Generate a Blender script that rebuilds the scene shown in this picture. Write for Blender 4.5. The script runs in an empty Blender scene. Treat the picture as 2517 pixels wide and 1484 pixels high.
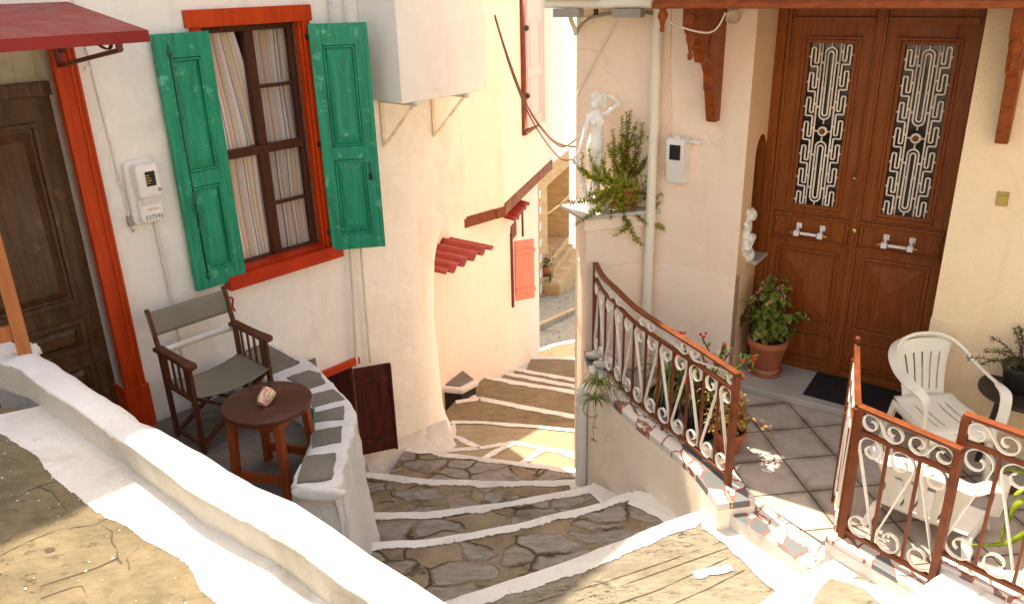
import bpy, bmesh, math, random
from mathutils import Vector as V, Matrix, noise
from math import sin, cos, tan, atan, atan2, radians, degrees, pi, hypot
C = bpy.context.scene.collection
SC = bpy.context.scene
random.seed(7)

# ------------------------------------------------------------------ survey: the camera the photograph was taken with
CX, CY, FPX = 1258.5, 742.0, 1994.0
TH, RO = atan(.3997), atan(.0255)
PZ = .18
EYE = V((0, 0, 3.0))
FWD = V((0, cos(TH), -sin(TH)))
_u0, _r0 = V((0, sin(TH), cos(TH))), V((1, 0, 0))
RGT = _r0 * cos(RO) - _u0 * sin(RO)
UPV = _u0 * cos(RO) + _r0 * sin(RO)


def ray(x, y): return FWD + RGT * ((x - CX) / FPX) - UPV * ((y - CY) / FPX)
def onz(x, y, z):
    d = ray(x, y); return EYE + d * ((z - EYE.z) / d.z)
def onp(x, y, p, n):
    d = ray(x, y); return EYE + d * ((p - EYE).dot(n) / d.dot(n))
def azv(a): return V((sin(radians(a)), cos(radians(a)), 0))


class Fr:
    """a vertical wall frame: s along, n out of the wall, z up"""
    def __init__(self, o, u, n): self.o, self.u, self.n = V((o[0], o[1], 0)), u, n
    def p(self, s, n, z): return self.o + self.u * s + self.n * n + V((0, 0, z))
    def off(self, n): return Fr(self.o + self.n * n, self.u, self.n)
    def at(self, x, y, n=0):
        q = onp(x, y, self.o + self.n * n, self.n); d = q - self.o
        return d.dot(self.u), q.z


_a = azv(42.4)
L = Fr((-2.5296, 4.9711), _a, V((_a.y, -_a.x, 0)))            # white house wall
_a = azv(-55.6)
D = Fr((2.1033, 5.9445), _a, V((-_a.y, _a.x, 0)))              # plane of the double door
S = D.off(.5)                                                  # wall round the door
G = Fr((0, 0), V((1, 0, 0)), V((0, 1, 0)))                    # world


# ------------------------------------------------------------------ mesh builder
class MB:
    def __init__(self, local=False): self.v, self.f, self.m, self.uv, self.local = [], [], [], {}, local
    def add(self, vs, fs, m=0):
        b = len(self.v); self.v += [V(x) for x in vs]
        for f in fs: self.f.append([b + i for i in f]); self.m.append(m)
        return b
    def poly(self, pts, m=0): self.add(pts, [list(range(len(pts)))], m)
    def prism(self, pts, vec, m=0, m2=None):
        n = len(pts); vec = V(vec)
        self.add(list(pts) + [V(p) + vec for p in pts], [list(range(n))[::-1]] + [[i, (i + 1) % n, n + (i + 1) % n, n + i] for i in range(n)], m)
        self.f.append([len(self.v) - n + i for i in range(n)]); self.m.append(m if m2 is None else m2)
    def box(self, fr, s0, s1, n0, n1, z0, z1, m=0):
        P = [fr.p(a, b, c) for c in (z0, z1) for a, b in ((s0, n0), (s1, n0), (s1, n1), (s0, n1))]
        self.add(P, [[3, 2, 1, 0], [4, 5, 6, 7], [0, 1, 5, 4], [1, 2, 6, 5], [2, 3, 7, 6], [3, 0, 4, 7]], m)
    def frustum(self, fr, r0, z0, r1, z1, m=0):
        """r = (s0,s1,n0,n1) at z0 and z1"""
        P = [fr.p(a, b, z) for r, z in ((r0, z0), (r1, z1)) for a, b in ((r[0], r[2]), (r[1], r[2]), (r[1], r[3]), (r[0], r[3]))]
        self.add(P, [[3, 2, 1, 0], [4, 5, 6, 7], [0, 1, 5, 4], [1, 2, 6, 5], [2, 3, 7, 6], [3, 0, 4, 7]], m)
    def bar(self, a, b, w, t, side=None, m=0):
        a, b = V(a), V(b); d = (b - a).normalized()
        x = d.cross(V(side) if side is not None else V((0, 0, 1)))
        if x.length < 1e-4: x = d.cross(V((1, 0, 0)))
        x.normalize(); y = d.cross(x)
        P = [q + x * (i * w / 2) + y * (j * t / 2) for q in (a, b) for i, j in ((-1, -1), (1, -1), (1, 1), (-1, 1))]
        self.add(P, [[3, 2, 1, 0], [4, 5, 6, 7], [0, 1, 5, 4], [1, 2, 6, 5], [2, 3, 7, 6], [3, 0, 4, 7]], m)
    def tube(self, pts, r, seg=8, m=0, cap=True):
        pts = [V(p) for p in pts]; n = len(pts); rr = r if isinstance(r, (list, tuple)) else [r] * n
        b = len(self.v); ref = None
        for i, p in enumerate(pts):
            t = (pts[min(i + 1, n - 1)] - pts[max(i - 1, 0)])
            t = t.normalized() if t.length > 1e-9 else V((0, 0, 1))
            if ref is None: ref = t.orthogonal().normalized()
            ref = (ref - t * ref.dot(t))
            ref = ref.normalized() if ref.length > 1e-6 else t.orthogonal().normalized()
            y = t.cross(ref)
            for k in range(seg):
                a = 2 * pi * k / seg; self.v.append(p + (ref * cos(a) + y * sin(a)) * rr[i])
        for i in range(n - 1):
            for k in range(seg):
                self.f.append([b + i * seg + k, b + i * seg + (k + 1) % seg, b + (i + 1) * seg + (k + 1) % seg, b + (i + 1) * seg + k]); self.m.append(m)
        if cap:
            self.f.append([b + k for k in range(seg)][::-1]); self.m.append(m)
            self.f.append([b + (n - 1) * seg + k for k in range(seg)]); self.m.append(m)
    def sweep(self, pts, nrm, w, t, m=0):
        """flat bar: w along nrm, t across, following pts; nrm vector or list"""
        pts = [V(p) for p in pts]; n = len(pts); b = len(self.v)
        for i, p in enumerate(pts):
            T = (pts[min(i + 1, n - 1)] - pts[max(i - 1, 0)]).normalized()
            N = V(nrm[i] if isinstance(nrm, list) else nrm); N = (N - T * N.dot(T)).normalized(); B = N.cross(T)
            ww = w[i] if isinstance(w, list) else w
            tt = t[i] if isinstance(t, list) else t
            for i2, j in ((-1, -1), (1, -1), (1, 1), (-1, 1)): self.v.append(p + N * (i2 * ww / 2) + B * (j * tt / 2))
        for i in range(n - 1):
            for k in range(4):
                self.f.append([b + i * 4 + k, b + i * 4 + (k + 1) % 4, b + i * 4 + 4 + (k + 1) % 4, b + i * 4 + 4 + k]); self.m.append(m)
        self.f.append([b + 3, b + 2, b + 1, b]); self.m.append(m)
        e = b + (n - 1) * 4; self.f.append([e, e + 1, e + 2, e + 3]); self.m.append(m)
    def lathe(self, c, prof, seg=24, m=0, ax=None, cap=True):
        c = V(c); ax = V(ax).normalized() if ax is not None else V((0, 0, 1))
        x = ax.orthogonal().normalized() if abs(ax.z) < .999 else V((1, 0, 0)); y = ax.cross(x); b = len(self.v)
        for r, z in prof:
            for k in range(seg):
                a = 2 * pi * k / seg; self.v.append(c + ax * z + (x * cos(a) + y * sin(a)) * max(r, 1e-4))
        for i in range(len(prof) - 1):
            for k in range(seg):
                self.f.append([b + i * seg + k, b + i * seg + (k + 1) % seg, b + (i + 1) * seg + (k + 1) % seg, b + (i + 1) * seg + k]); self.m.append(m)
        if cap:
            self.f.append([b + k for k in range(seg)][::-1]); self.m.append(m)
            e = b + (len(prof) - 1) * seg; self.f.append([e + k for k in range(seg)]); self.m.append(m)
    def grid(self, nu, nv, fn, m=0, skip=None, wrap=False, uv=False):
        b = len(self.v)
        for j in range(nv + 1):
            for i in range(nu + 1):
                self.v.append(V(fn(i / nu, j / nv)))
        for j in range(nv):
            for i in range(nu):
                if skip and skip((i + .5) / nu, (j + .5) / nv): continue
                q = [b + j * (nu + 1) + i, b + j * (nu + 1) + i + 1, b + (j + 1) * (nu + 1) + i + 1, b + (j + 1) * (nu + 1) + i]
                if uv: self.uv[len(self.f)] = [(i / nu, j / nv), ((i + 1) / nu, j / nv), ((i + 1) / nu, (j + 1) / nv), (i / nu, (j + 1) / nv)]
                self.f.append(q); self.m.append(m)
    def leaf(self, p, d, up, l, w, m=0, droop=.15, fold=.12):
        p, d, up = V(p), V(d).normalized(), V(up)
        x = d.cross(up)
        x = x.normalized() if x.length > 1e-4 else d.orthogonal().normalized()
        n = x.cross(d)
        a = p; q1 = p + d * l * .3; q2 = p + d * l * .68 - n * droop * l * .4; e = p + d * l - n * droop * l
        P = [a, q1 + x * w * .42 + n * fold * w, q2 + x * w * .4 + n * fold * w, e, q2 - x * w * .4 + n * fold * w, q1 - x * w * .42 + n * fold * w, q1, q2]
        self.add(P, [[0, 6, 1], [1, 6, 7, 2], [2, 7, 3], [0, 5, 6], [5, 4, 7, 6], [4, 3, 7]], m)
    def disc(self, p, nrm, r, m=0, seg=6):
        p, nrm = V(p), V(nrm).normalized(); x = nrm.orthogonal().normalized(); y = nrm.cross(x)
        self.add([p + (x * cos(2 * pi * k / seg) + y * sin(2 * pi * k / seg)) * r for k in range(seg)], [list(range(seg))], m)
    def blob(self, c, r, seg=10, ring=7, m=0, jit=0., seed=0):
        c = V(c); r = V(r) if hasattr(r, '__len__') else V((r, r, r)); b = len(self.v)
        for j in range(ring + 1):
            th = pi * j / ring
            for i in range(seg):
                ph = 2 * pi * i / seg; d = V((sin(th) * cos(ph), sin(th) * sin(ph), cos(th)))
                k = 1 + jit * noise.noise(d * 1.7 + V((seed, seed * 2.1, 0)))
                self.v.append(c + V((d.x * r.x, d.y * r.y, d.z * r.z)) * k)
        for j in range(ring):
            for i in range(seg):
                self.f.append([b + j * seg + i, b + (j + 1) * seg + i, b + (j + 1) * seg + (i + 1) % seg, b + j * seg + (i + 1) % seg]); self.m.append(m)
    def wob(self, amp, sc=3., seed=0., start=0):
        for i in range(start, len(self.v)):
            p = self.v[i] * sc + V((seed, seed, seed)); self.v[i] = self.v[i] + V((noise.noise(p), noise.noise(p + V((31, 7, 3))), noise.noise(p + V((5, 53, 17))))) * amp


WM = {}
def tagp(o, label=None, cat=None, group=None, kind=None):
    if label: o['label'] = label
    if cat: o['category'] = cat
    if group: o['group'] = group
    if kind: o['kind'] = kind
    return o
def root(name, label, cat, loc, rot=None, group=None):
    o = bpy.data.objects.new(name, None); C.objects.link(o); o.empty_display_size = .1
    M = Matrix.Translation(V(loc))
    if rot is not None: M = M @ (Matrix.Rotation(rot, 4, 'Z') if isinstance(rot, (int, float)) else rot.to_4x4())
    o.matrix_world = M; WM[o.name] = M
    return tagp(o, label, cat, group)
def obj(name, mb, mats, parent=None, smooth=False, bevel=0, solid=0, sub=0, label=None, bseg=2, weld=False, auto=None):
    me = bpy.data.meshes.new(name)
    M = WM[parent.name] if parent is not None else Matrix()
    inv = M.inverted()
    vs = [tuple(v) for v in mb.v] if mb.local else [tuple(inv @ v) for v in mb.v]
    me.from_pydata(vs, [], mb.f)
    mats = mats if isinstance(mats, (list, tuple)) else [mats]
    for m in mats: me.materials.append(m)
    if len(mats) > 1:
        for p, k in zip(me.polygons, mb.m): p.material_index = k
    if mb.uv:
        ul = me.uv_layers.new(name='UVMap')
        for fi, c in mb.uv.items():
            for li, uvc in zip(me.polygons[fi].loop_indices, c): ul.data[li].uv = uvc
    bm = bmesh.new(); bm.from_mesh(me)
    if weld: bmesh.ops.remove_doubles(bm, verts=bm.verts, dist=1e-5)
    bmesh.ops.recalc_face_normals(bm, faces=bm.faces); bm.to_mesh(me); bm.free()
    if smooth:
        for p in me.polygons: p.use_smooth = True
    if auto is not None:
        me.set_sharp_from_angle(angle=radians(auto))
    o = bpy.data.objects.new(name, me); C.objects.link(o)
    if parent is not None: o.parent = parent
    WM[o.name] = M
    if solid:
        q = o.modifiers.new('s', 'SOLIDIFY'); q.thickness = solid; q.offset = 0
    if bevel:
        q = o.modifiers.new('b', 'BEVEL'); q.width = bevel; q.segments = bseg; q.limit_method = 'ANGLE'; q.angle_limit = radians(35)
    if sub:
        q = o.modifiers.new('u', 'SUBSURF'); q.levels = q.render_levels = sub
    if label: o['label'] = label
    return o
def struct(name, mb, mats, **k):
    o = obj(name, mb, mats, **k); o['kind'] = 'structure'; return o
def copytree(o, parent=None):
    c = o.copy(); C.objects.link(c)
    if parent is not None: c.parent = parent
    WM[c.name] = WM[o.name]
    for ch in list(o.children): copytree(ch, c)
    return c
def lerp(a, b, t): return a + (b - a) * t
def cpath(pts, n=8):
    """Catmull-Rom through pts"""
    pts = [V(p) for p in pts]; out = []
    for i in range(len(pts) - 1):
        p0, p1, p2, p3 = pts[max(i - 1, 0)], pts[i], pts[i + 1], pts[min(i + 2, len(pts) - 1)]
        for k in range(n):
            t = k / n
            out.append(.5 * ((2 * p1) + (p2 - p0) * t + (2 * p0 - 5 * p1 + 4 * p2 - p3) * t * t + (3 * p1 - p0 - 3 * p2 + p3) * t ** 3))
    out.append(pts[-1]); return out
class Path:
    """arc-length lookup on a polyline"""
    def __init__(self, pts):
        self.p = [V(q) for q in pts]; self.l = [0]
        for a, b in zip(self.p, self.p[1:]): self.l.append(self.l[-1] + (b - a).length)
        self.len = self.l[-1]
    def at(self, d):
        d = max(0, min(self.len, d))
        for i in range(len(self.p) - 1):
            if d <= self.l[i + 1] or i == len(self.p) - 2:
                t = (d - self.l[i]) / max(1e-9, self.l[i + 1] - self.l[i]); return self.p[i].lerp(self.p[i + 1], t), (self.p[i + 1] - self.p[i]).normalized()
def cable(name, pts, r, mat, label, cat='cable', group=None, n=8, parent=None):
    b = MB(); b.tube(cpath(pts, n), r, 6)
    o = obj(name, b, mat, parent=parent, smooth=True)
    if parent is None: tagp(o, label, cat, group)
    return o
# ------------------------------------------------------------------ materials
def _nt(name):
    m = bpy.data.materials.new(name); m.use_nodes = True; t = m.node_tree
    return m, t, t.nodes['Principled BSDF'], t.nodes.new('ShaderNodeTexCoord')
def N(t, ty, **k):
    n = t.nodes.new(ty)
    for a, b in k.items():
        if a.startswith('i_'): n.inputs[a[2:].replace('_', ' ')].default_value = b
        else: setattr(n, a, b)
    return n
def nz(t, vec, scale, detail=4, rough=.55, dist=0.):
    n = N(t, 'ShaderNodeTexNoise'); n.inputs['Scale'].default_value = scale; n.inputs['Detail'].default_value = detail
    n.inputs['Roughness'].default_value = rough; n.inputs['Distortion'].default_value = dist
    t.links.new(vec, n.inputs['Vector']); return n.outputs['Fac']
def ramp(t, fac, stops, mode='LINEAR'):
    r = N(t, 'ShaderNodeValToRGB'); r.color_ramp.interpolation = mode; e = r.color_ramp.elements
    while len(e) < len(stops): e.new(.5)
    for q, (p, c) in zip(e, stops):
        q.position = p; q.color = (*c, 1) if hasattr(c, '__len__') else (c, c, c, 1)
    t.links.new(fac, r.inputs['Fac']); return r.outputs['Color']
def mix(t, a, b, fac, mode='MIX'):
    m = N(t, 'ShaderNodeMix', data_type='RGBA', blend_type=mode); m.clamp_factor = True
    for x, i in ((a, 6), (b, 7), (fac, 0)):
        if hasattr(x, 'links') or hasattr(x, 'is_linked'): t.links.new(x, m.inputs[i])
        elif i == 0: m.inputs[0].default_value = x
        else: m.inputs[i].default_value = (*x, 1) if len(x) == 3 else x
    return m.outputs[2]
def mth(t, op, a, b=None, clamp=False):
    m = N(t, 'ShaderNodeMath', operation=op); m.use_clamp = clamp
    for x, i in ((a, 0), (b, 1)):
        if x is None: continue
        if hasattr(x, 'is_linked'): t.links.new(x, m.inputs[i])
        else: m.inputs[i].default_value = x
    return m.outputs[0]
def bump(t, bsdf, hts, prev=None):
    for h, st, dist in hts:
        b = N(t, 'ShaderNodeBump'); b.inputs['Strength'].default_value = st; b.inputs['Distance'].default_value = dist
        t.links.new(h, b.inputs['Height'])
        if prev is not None: t.links.new(prev, b.inputs['Normal'])
        prev = b.outputs['Normal']
    t.links.new(prev, bsdf.inputs['Normal']); return prev
def scl(c, k): return tuple(min(1, x * k) for x in c)
def stretch(t, vec, s, rot=(0, 0, 0)):
    m = N(t, 'ShaderNodeMapping'); m.inputs['Scale'].default_value = s; m.inputs['Rotation'].default_value = rot
    t.links.new(vec, m.inputs['Vector']); return m.outputs['Vector']


def simple(name, col, rough=.55, var=.12, vs=6., bs=60., bst=.15, bd=.004, metal=0., spec=.5, worn=None, wornat=.62, wsc=14., trans=0., coat=0.):
    m, t, p, tc = _nt(name); o = tc.outputs['Object']
    f = nz(t, o, vs, 5)
    c = ramp(t, f, [(.3, scl(col, 1 - var)), (.7, scl(col, 1 + var))])
    if worn:
        w = ramp(t, nz(t, o, wsc, 8, .7), [(wornat, 0.), (wornat + .04, 1.)])
        c = mix(t, c, worn, w)
    t.links.new(c, p.inputs['Base Color'])
    r = ramp(t, nz(t, o, vs * 2, 3), [(.3, max(.05, rough - .1)), (.7, min(1, rough + .1))]); t.links.new(r, p.inputs['Roughness'])
    p.inputs['Metallic'].default_value = metal; p.inputs['Specular IOR Level'].default_value = spec
    if coat: p.inputs['Coat Weight'].default_value = coat; p.inputs['Coat Roughness'].default_value = .25
    bump(t, p, [(nz(t, o, bs, 4), bst, bd)])
    return m
def plaster(name, col, col2, stain=None, rc=0., st=.35, rs=95.):
    """limewashed wall: broad tone drift, faint stains, trowel waves; rc adds roughcast"""
    m, t, p, tc = _nt(name); o = tc.outputs['Object']
    c = ramp(t, nz(t, o, .9, 6, .6), [(.32, col2), (.62, col)])
    if stain:
        sv = stretch(t, o, (2.2, 2.2, .5))
        w = ramp(t, nz(t, sv, 1.3, 8, .70, .4), [(.53, 0.), (.76, .75)])
        c = mix(t, c, stain, w)
    st_ = ramp(t, nz(t, stretch(t, o, (7, 7, .45)), 1.5, 6, .7, .3), [(.56, 0.), (.74, .42)])
    st_ = mth(t, 'MULTIPLY', st_, ramp(t, nz(t, o, .7, 3), [(.42, .1), (.62, 1.)]))
    c = mix(t, c, scl(stain or col2, .82), st_)
    sp = ramp(t, nz(t, o, 48, 3, .6), [(.70, 0.), (.78, .35)])
    c = mix(t, c, scl(col2, .72), sp)
    ce = N(t, 'ShaderNodeTexVoronoi', feature='DISTANCE_TO_EDGE'); ce.inputs['Scale'].default_value = .75
    cw = N(t, 'ShaderNodeTexNoise'); cw.inputs['Scale'].default_value = 3.; cw.inputs['Detail'].default_value = 8; t.links.new(o, cw.inputs['Vector'])
    cm = N(t, 'ShaderNodeVectorMath', operation='ADD'); cs_ = N(t, 'ShaderNodeVectorMath', operation='SCALE'); cs_.inputs['Scale'].default_value = .5; t.links.new(cw.outputs['Color'], cs_.inputs[0]); t.links.new(o, cm.inputs[0]); t.links.new(cs_.outputs[0], cm.inputs[1]); t.links.new(cm.outputs[0], ce.inputs['Vector'])
    hair = mth(t, 'MULTIPLY', ramp(t, ce.outputs['Distance'], [(.0, 1.), (.006, 0.)]), ramp(t, nz(t, o, 1.7, 3), [(.54, 0.), (.62, .32)]))
    c = mix(t, c, scl(col2, .5), hair)
    c = mix(t, c, scl(col, 1.06), ramp(t, nz(t, o, 5.5, 7, .7, .5), [(.50, 0.), (.62, .5)]))
    t.links.new(c, p.inputs['Base Color']); p.inputs['Roughness'].default_value = .88; p.inputs['Specular IOR Level'].default_value = .25
    hs = [(nz(t, o, 2.2, 3), .6, .04), (nz(t, o, 16, 6, .65), st, .010)]
    if rc: hs.append((ramp(t, nz(t, o, rs, 2, .5), [(.42, 0.), (.68, 1.)]), rc, .004))
    bump(t, p, hs); return m
def wood(name, col, dark, rough=.4, spec=.22, sc=(14, 14, 1.2), worn=None, coat=0., bst=.25):
    m, t, p, tc = _nt(name); o = tc.outputs['Object']
    v = stretch(t, o, sc)
    f = nz(t, v, 3., 7, .62, .8)
    c = ramp(t, f, [(.3, dark), (.66, col)])
    if worn:
        w = ramp(t, nz(t, o, 9, 8, .72), [(.58, 0.), (.66, 1.)]); c = mix(t, c, worn, w)
    t.links.new(c, p.inputs['Base Color'])
    t.links.new(ramp(t, nz(t, o, 7, 4), [(.3, rough - .12), (.75, rough + .15)]), p.inputs['Roughness'])
    p.inputs['Specular IOR Level'].default_value = spec
    if coat: p.inputs['Coat Weight'].default_value = coat; p.inputs['Coat Roughness'].default_value = .2
    bump(t, p, [(f, bst, .003)]); return m
def flagstone(name, c1, c2, joint, sc=4.2, rough=.85, stretchv=(1, 1.0, 1), white=None, jw=.05, moss=None):
    m, t, p, tc = _nt(name); o = tc.outputs['Object']
    wv = N(t, 'ShaderNodeTexNoise'); wv.inputs['Scale'].default_value = 2.2; wv.inputs['Detail'].default_value = 5; t.links.new(o, wv.inputs['Vector'])
    va = N(t, 'ShaderNodeVectorMath', operation='SCALE'); va.inputs['Scale'].default_value = .42; t.links.new(wv.outputs['Color'], va.inputs[0])
    vb = N(t, 'ShaderNodeVectorMath', operation='ADD'); t.links.new(stretch(t, o, stretchv), vb.inputs[0]); t.links.new(va.outputs[0], vb.inputs[1])
    v1 = N(t, 'ShaderNodeTexVoronoi', feature='DISTANCE_TO_EDGE'); v1.inputs['Scale'].default_value = sc; t.links.new(vb.outputs[0], v1.inputs['Vector'])
    v2 = N(t, 'ShaderNodeTexVoronoi', feature='F1'); v2.inputs['Scale'].default_value = sc; t.links.new(vb.outputs[0], v2.inputs['Vector'])
    c = mix(t, c1, c2, v2.outputs['Color'])
    c = mix(t, c, ramp(t, nz(t, o, 7, 9, .72), [(.3, scl(c1, .55)), (.7, scl(c2, 1.35))]), .55)
    if moss:
        c = mix(t, c, moss, ramp(t, nz(t, o, 2.6, 8, .7), [(.5, 0.), (.68, .75)]))
    j = ramp(t, v1.outputs['Distance'], [(0, 1.), (jw, 0.)])
    jn = mth(t, 'MULTIPLY', j, ramp(t, nz(t, o, 3.3, 3), [(.38, .1), (.55, 1.)]))
    c = mix(t, c, joint, jn)
    if white:
        c = mix(t, c, (.78, .74, .68), ramp(t, nz(t, o, white, 9, .75), [(.68, 0.), (.72, .8)]))
    t.links.new(c, p.inputs['Base Color']); p.inputs['Roughness'].default_value = rough; p.inputs['Specular IOR Level'].default_value = .3
    bump(t, p, [(mth(t, 'SUBTRACT', 1., j), .7, .012), (nz(t, o, 24, 9, .7), .6, .012), (nz(t, o, 4, 4), .5, .03)]); return m


M = {}
M['white'] = plaster('limewash_cream', (.84, .81, .755), (.79, .75, .685), (.70, .60, .46))
M['white2'] = plaster('limewash_bright', (.70, .68, .665), (.60, .58, .56), (.50, .45, .39), st=1.)
M['pink'] = plaster('limewash_pink', (.82, .68, .61), (.82, .72, .66), (.75, .58, .48))
M['peach'] = plaster('roughcast_peach', (.90, .70, .55), (.90, .74, .61), (.82, .58, .40), rc=.5)
M['yellow'] = plaster('roughcast_bounce_yellow', (.89, .70, .46), (.89, .73, .52), (.82, .57, .33), rc=.55)  # wall paint yellowed to put warm bounced light into the colour
M['reveal'] = plaster('roughcast_bounce_orange', (.80, .53, .32), (.79, .56, .36), None, rc=.4)  # orange of light bounced off the wood, put into the colour
M['dado'] = plaster('smooth_peach', (.90, .72, .57), (.90, .75, .62), (.86, .58, .40), rc=.12)
M['box'] = plaster('painted_sheet', (.80, .77, .73), (.77, .74, .70), (.66, .60, .50), st=.1)
M['redframe'] = wood('red_painted_wood', (.54, .055, .007), (.38, .030, .005), rough=.42, sc=(9, 9, .9), bst=.4)
M['redsill'] = simple('red_paint', (.46, .030, .007), rough=.4, spec=.25, var=.2, vs=5, bs=40)
M['green'] = wood('green_painted_wood', (.007, .31, .175), (.004, .17, .095), rough=.36, sc=(11, 11, .8), worn=(.11, .46, .31), bst=.8)
M['darkdoor'] = wood('dark_varnished_wood', (.115, .052, .022), (.040, .018, .007), rough=.30, sc=(9, 9, .7), worn=(.15, .085, .045), coat=.08)
M['sash'] = wood('brown_sash_wood', (.085, .024, .010), (.045, .013, .006), rough=.45)
M['door'] = wood('mahogany_door', (.29, .078, .017), (.17, .040, .008), rough=.40, sc=(12, 12, .8), coat=.0)
M['beamwood'] = wood('mahogany_beam', (.29, .066, .014), (.16, .031, .007), rough=.42, sc=(3, 3, 9))
M['tablewood'] = wood('stained_table_top', (.105, .032, .018), (.048, .018, .012), rough=.42, sc=(3, 14, 3), worn=(.17, .05, .03), coat=.1)
M['legwood'] = wood('orange_stained_wood', (.33, .070, .016), (.19, .036, .010), rough=.42, sc=(12, 12, 1.2))
M['chairwood'] = wood('dark_chair_wood', (.13, .040, .016), (.065, .021, .010), rough=.4, sc=(12, 12, 2))
M['postwood'] = wood('orange_post_wood', (.42, .15, .055), (.30, .095, .033), rough=.5, sc=(12, 12, .8))
M['trimwood'] = wood('brown_trim_wood', (.20, .055, .022), (.12, .030, .013), rough=.55, sc=(4, 4, 4))
M['hatch'] = wood('old_red_hatch', (.14, .022, .012), (.030, .012, .010), rough=.55, sc=(10, 10, .8), worn=(.045, .022, .016))
M['awning'] = simple('red_sheet_metal', (.26, .016, .014), rough=.42, spec=.3, var=.18, vs=4, bs=20, worn=(.30, .08, .05), wornat=.66)
M['corr'] = simple('red_corrugated', (.30, .030, .026), rough=.35, var=.2, vs=7, worn=(.5, .35, .3), wornat=.74, wsc=40)
M['coral'] = wood('coral_shutter_paint', (.86, .29, .24), (.83, .23, .19), rough=.5, sc=(10, 10, .8))
M['rose'] = wood('rose_shutter_paint', (.88, .55, .56), (.86, .49, .50), rough=.5, sc=(8, 8, .8))
M['canvas'] = simple('olive_canvas', (.20, .18, .135), rough=.85, var=.12, vs=5, bs=420, bst=.35, bd=.002)
M['strap'] = simple('white_strap', (.72, .69, .64), rough=.85)
M['slate'] = simple('slate', (.16, .142, .118), rough=.75, var=.25, vs=6, bs=30, bst=.5, bd=.008, worn=(.19, .175, .15), wornat=.6)
M['slate2'] = simple('grey_slate', (.22, .23, .235), rough=.6, var=.25, vs=9, bs=40, bst=.4)
M['marble'] = simple('grey_marble', (.45, .42, .375), rough=.5, var=.14, vs=3, bs=70, bst=.12)
M['marblew'] = simple('white_marble', (.78, .74, .70), rough=.45, var=.06, vs=8)
M['statue'] = simple('white_cast_stone', (.86, .83, .79), rough=.6, var=.04, vs=5, bs=120, bst=.12, bd=.002)
M['plastic'] = simple('white_plastic', (.80, .76, .66), worn=(.62, .55, .42), wornat=.64, wsc=5, rough=.42, var=.07, vs=4, bs=200, bst=.05, spec=.4)
M['plasticw'] = simple('bright_white_plastic', (.82, .79, .74), rough=.4, var=.05, vs=4, bs=200, bst=.05, spec=.4)
M['iron'] = simple('brown_painted_iron', (.165, .040, .013), spec=.3, rough=.4, var=.25, vs=14, bs=90, bst=.25, worn=(.50, .30, .20), wornat=.70, wsc=26)
M['ironw'] = simple('white_painted_iron', (.80, .76, .68), rough=.42, var=.06, vs=16, bs=90, bst=.25, worn=(.45, .22, .10), wornat=.73, wsc=26)
M['irond2'] = simple('dark_red_iron', (.12, .022, .010), rough=.45)
M['irond'] = simple('dark_iron', (.030, .018, .014), rough=.5)
M['grille'] = simple('cream_painted_iron', (.86, .78, .68), rough=.4, var=.05)
M['glass_dark'] = simple('dark_glass', (.015, .012, .011), rough=.08, var=.3, vs=4, bs=6, bst=.05, spec=.6)
M['frost'] = simple('patterned_glass', (.42, .38, .27), rough=.3, var=.3, vs=3, bs=9, bst=.1)
M['brass'] = simple('brass', (.62, .40, .12), rough=.3, metal=.9, var=.15)
M['chrome'] = simple('white_enamel_handle', (.80, .80, .80), rough=.25, var=.05)
M['mat'] = simple('black_rubber_mat', (.012, .010, .010), rough=.85, bs=300, bst=.5)
M['terra'] = simple('terracotta', (.50, .155, .075), rough=.75, var=.14, vs=6, bs=80, bst=.2, worn=(.60, .30, .18), wornat=.66, wsc=7)
M['terrab'] = simple('terracotta_bleached', (.55, .30, .19), rough=.8, var=.2, vs=8)
M['blackpot'] = simple('black_plastic_pot', (.018, .016, .015), rough=.5)
M['soil'] = simple('potting_soil', (.035, .022, .014), rough=.95, bs=80, bst=.8, bd=.01)
M['meter'] = simple('white_meter_paint', (.78, .75, .72), rough=.4, var=.06, vs=9, worn=(.55, .38, .28), wornat=.72, wsc=16, bs=60)
M['ink'] = simple('black_marker', (.02, .018, .016), rough=.6)
M['inkb'] = simple('faded_brown_print', (.30, .17, .09), rough=.6)
M['plate'] = simple('nickel_plate', (.42, .40, .36), rough=.35, metal=.6)
M['pvc'] = simple('cream_pvc', (.80, .74, .62), rough=.45, var=.06, vs=3)
M['pvcw'] = simple('white_pvc', (.80, .77, .72), rough=.45, var=.06, vs=3, worn=(.6, .45, .3), wornat=.72, wsc=6)
M['cabbrown'] = simple('brown_cable', (.16, .075, .035), rough=.6)
M['cabwhite'] = simple('white_cable', (.72, .62, .48), rough=.6)
M['cabgrey'] = simple('grey_cable', (.30, .25, .19), rough=.7)
M['acbody'] = simple('aged_white_casing', (.74, .70, .60), rough=.5, var=.08, vs=3, worn=(.50, .34, .17), wornat=.7, wsc=5)
M['acgrille'] = simple('yellowed_grille', (.62, .52, .34), rough=.5)
M['galv'] = simple('galvanised_bracket', (.30, .27, .22), rough=.55, var=.2, worn=(.45, .33, .2), wornat=.64)
M['bracket'] = simple('painted_bracket', (.72, .62, .48), rough=.55, var=.15, worn=(.45, .28, .15), wornat=.66)
M['gold'] = simple('gold_switch', (.45, .34, .11), rough=.28, metal=.55, var=.08)
M['stem'] = simple('plant_stem', (.14, .055, .030), rough=.7)
M['stemg'] = simple('green_stem', (.16, .20, .05), rough=.6)
M['teal'] = simple('teal_paint', (.02, .20, .17), rough=.5)
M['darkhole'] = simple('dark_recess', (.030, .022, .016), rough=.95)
M['grey_hose'] = simple('grey_insulation', (.26, .27, .27), rough=.7)
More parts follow.
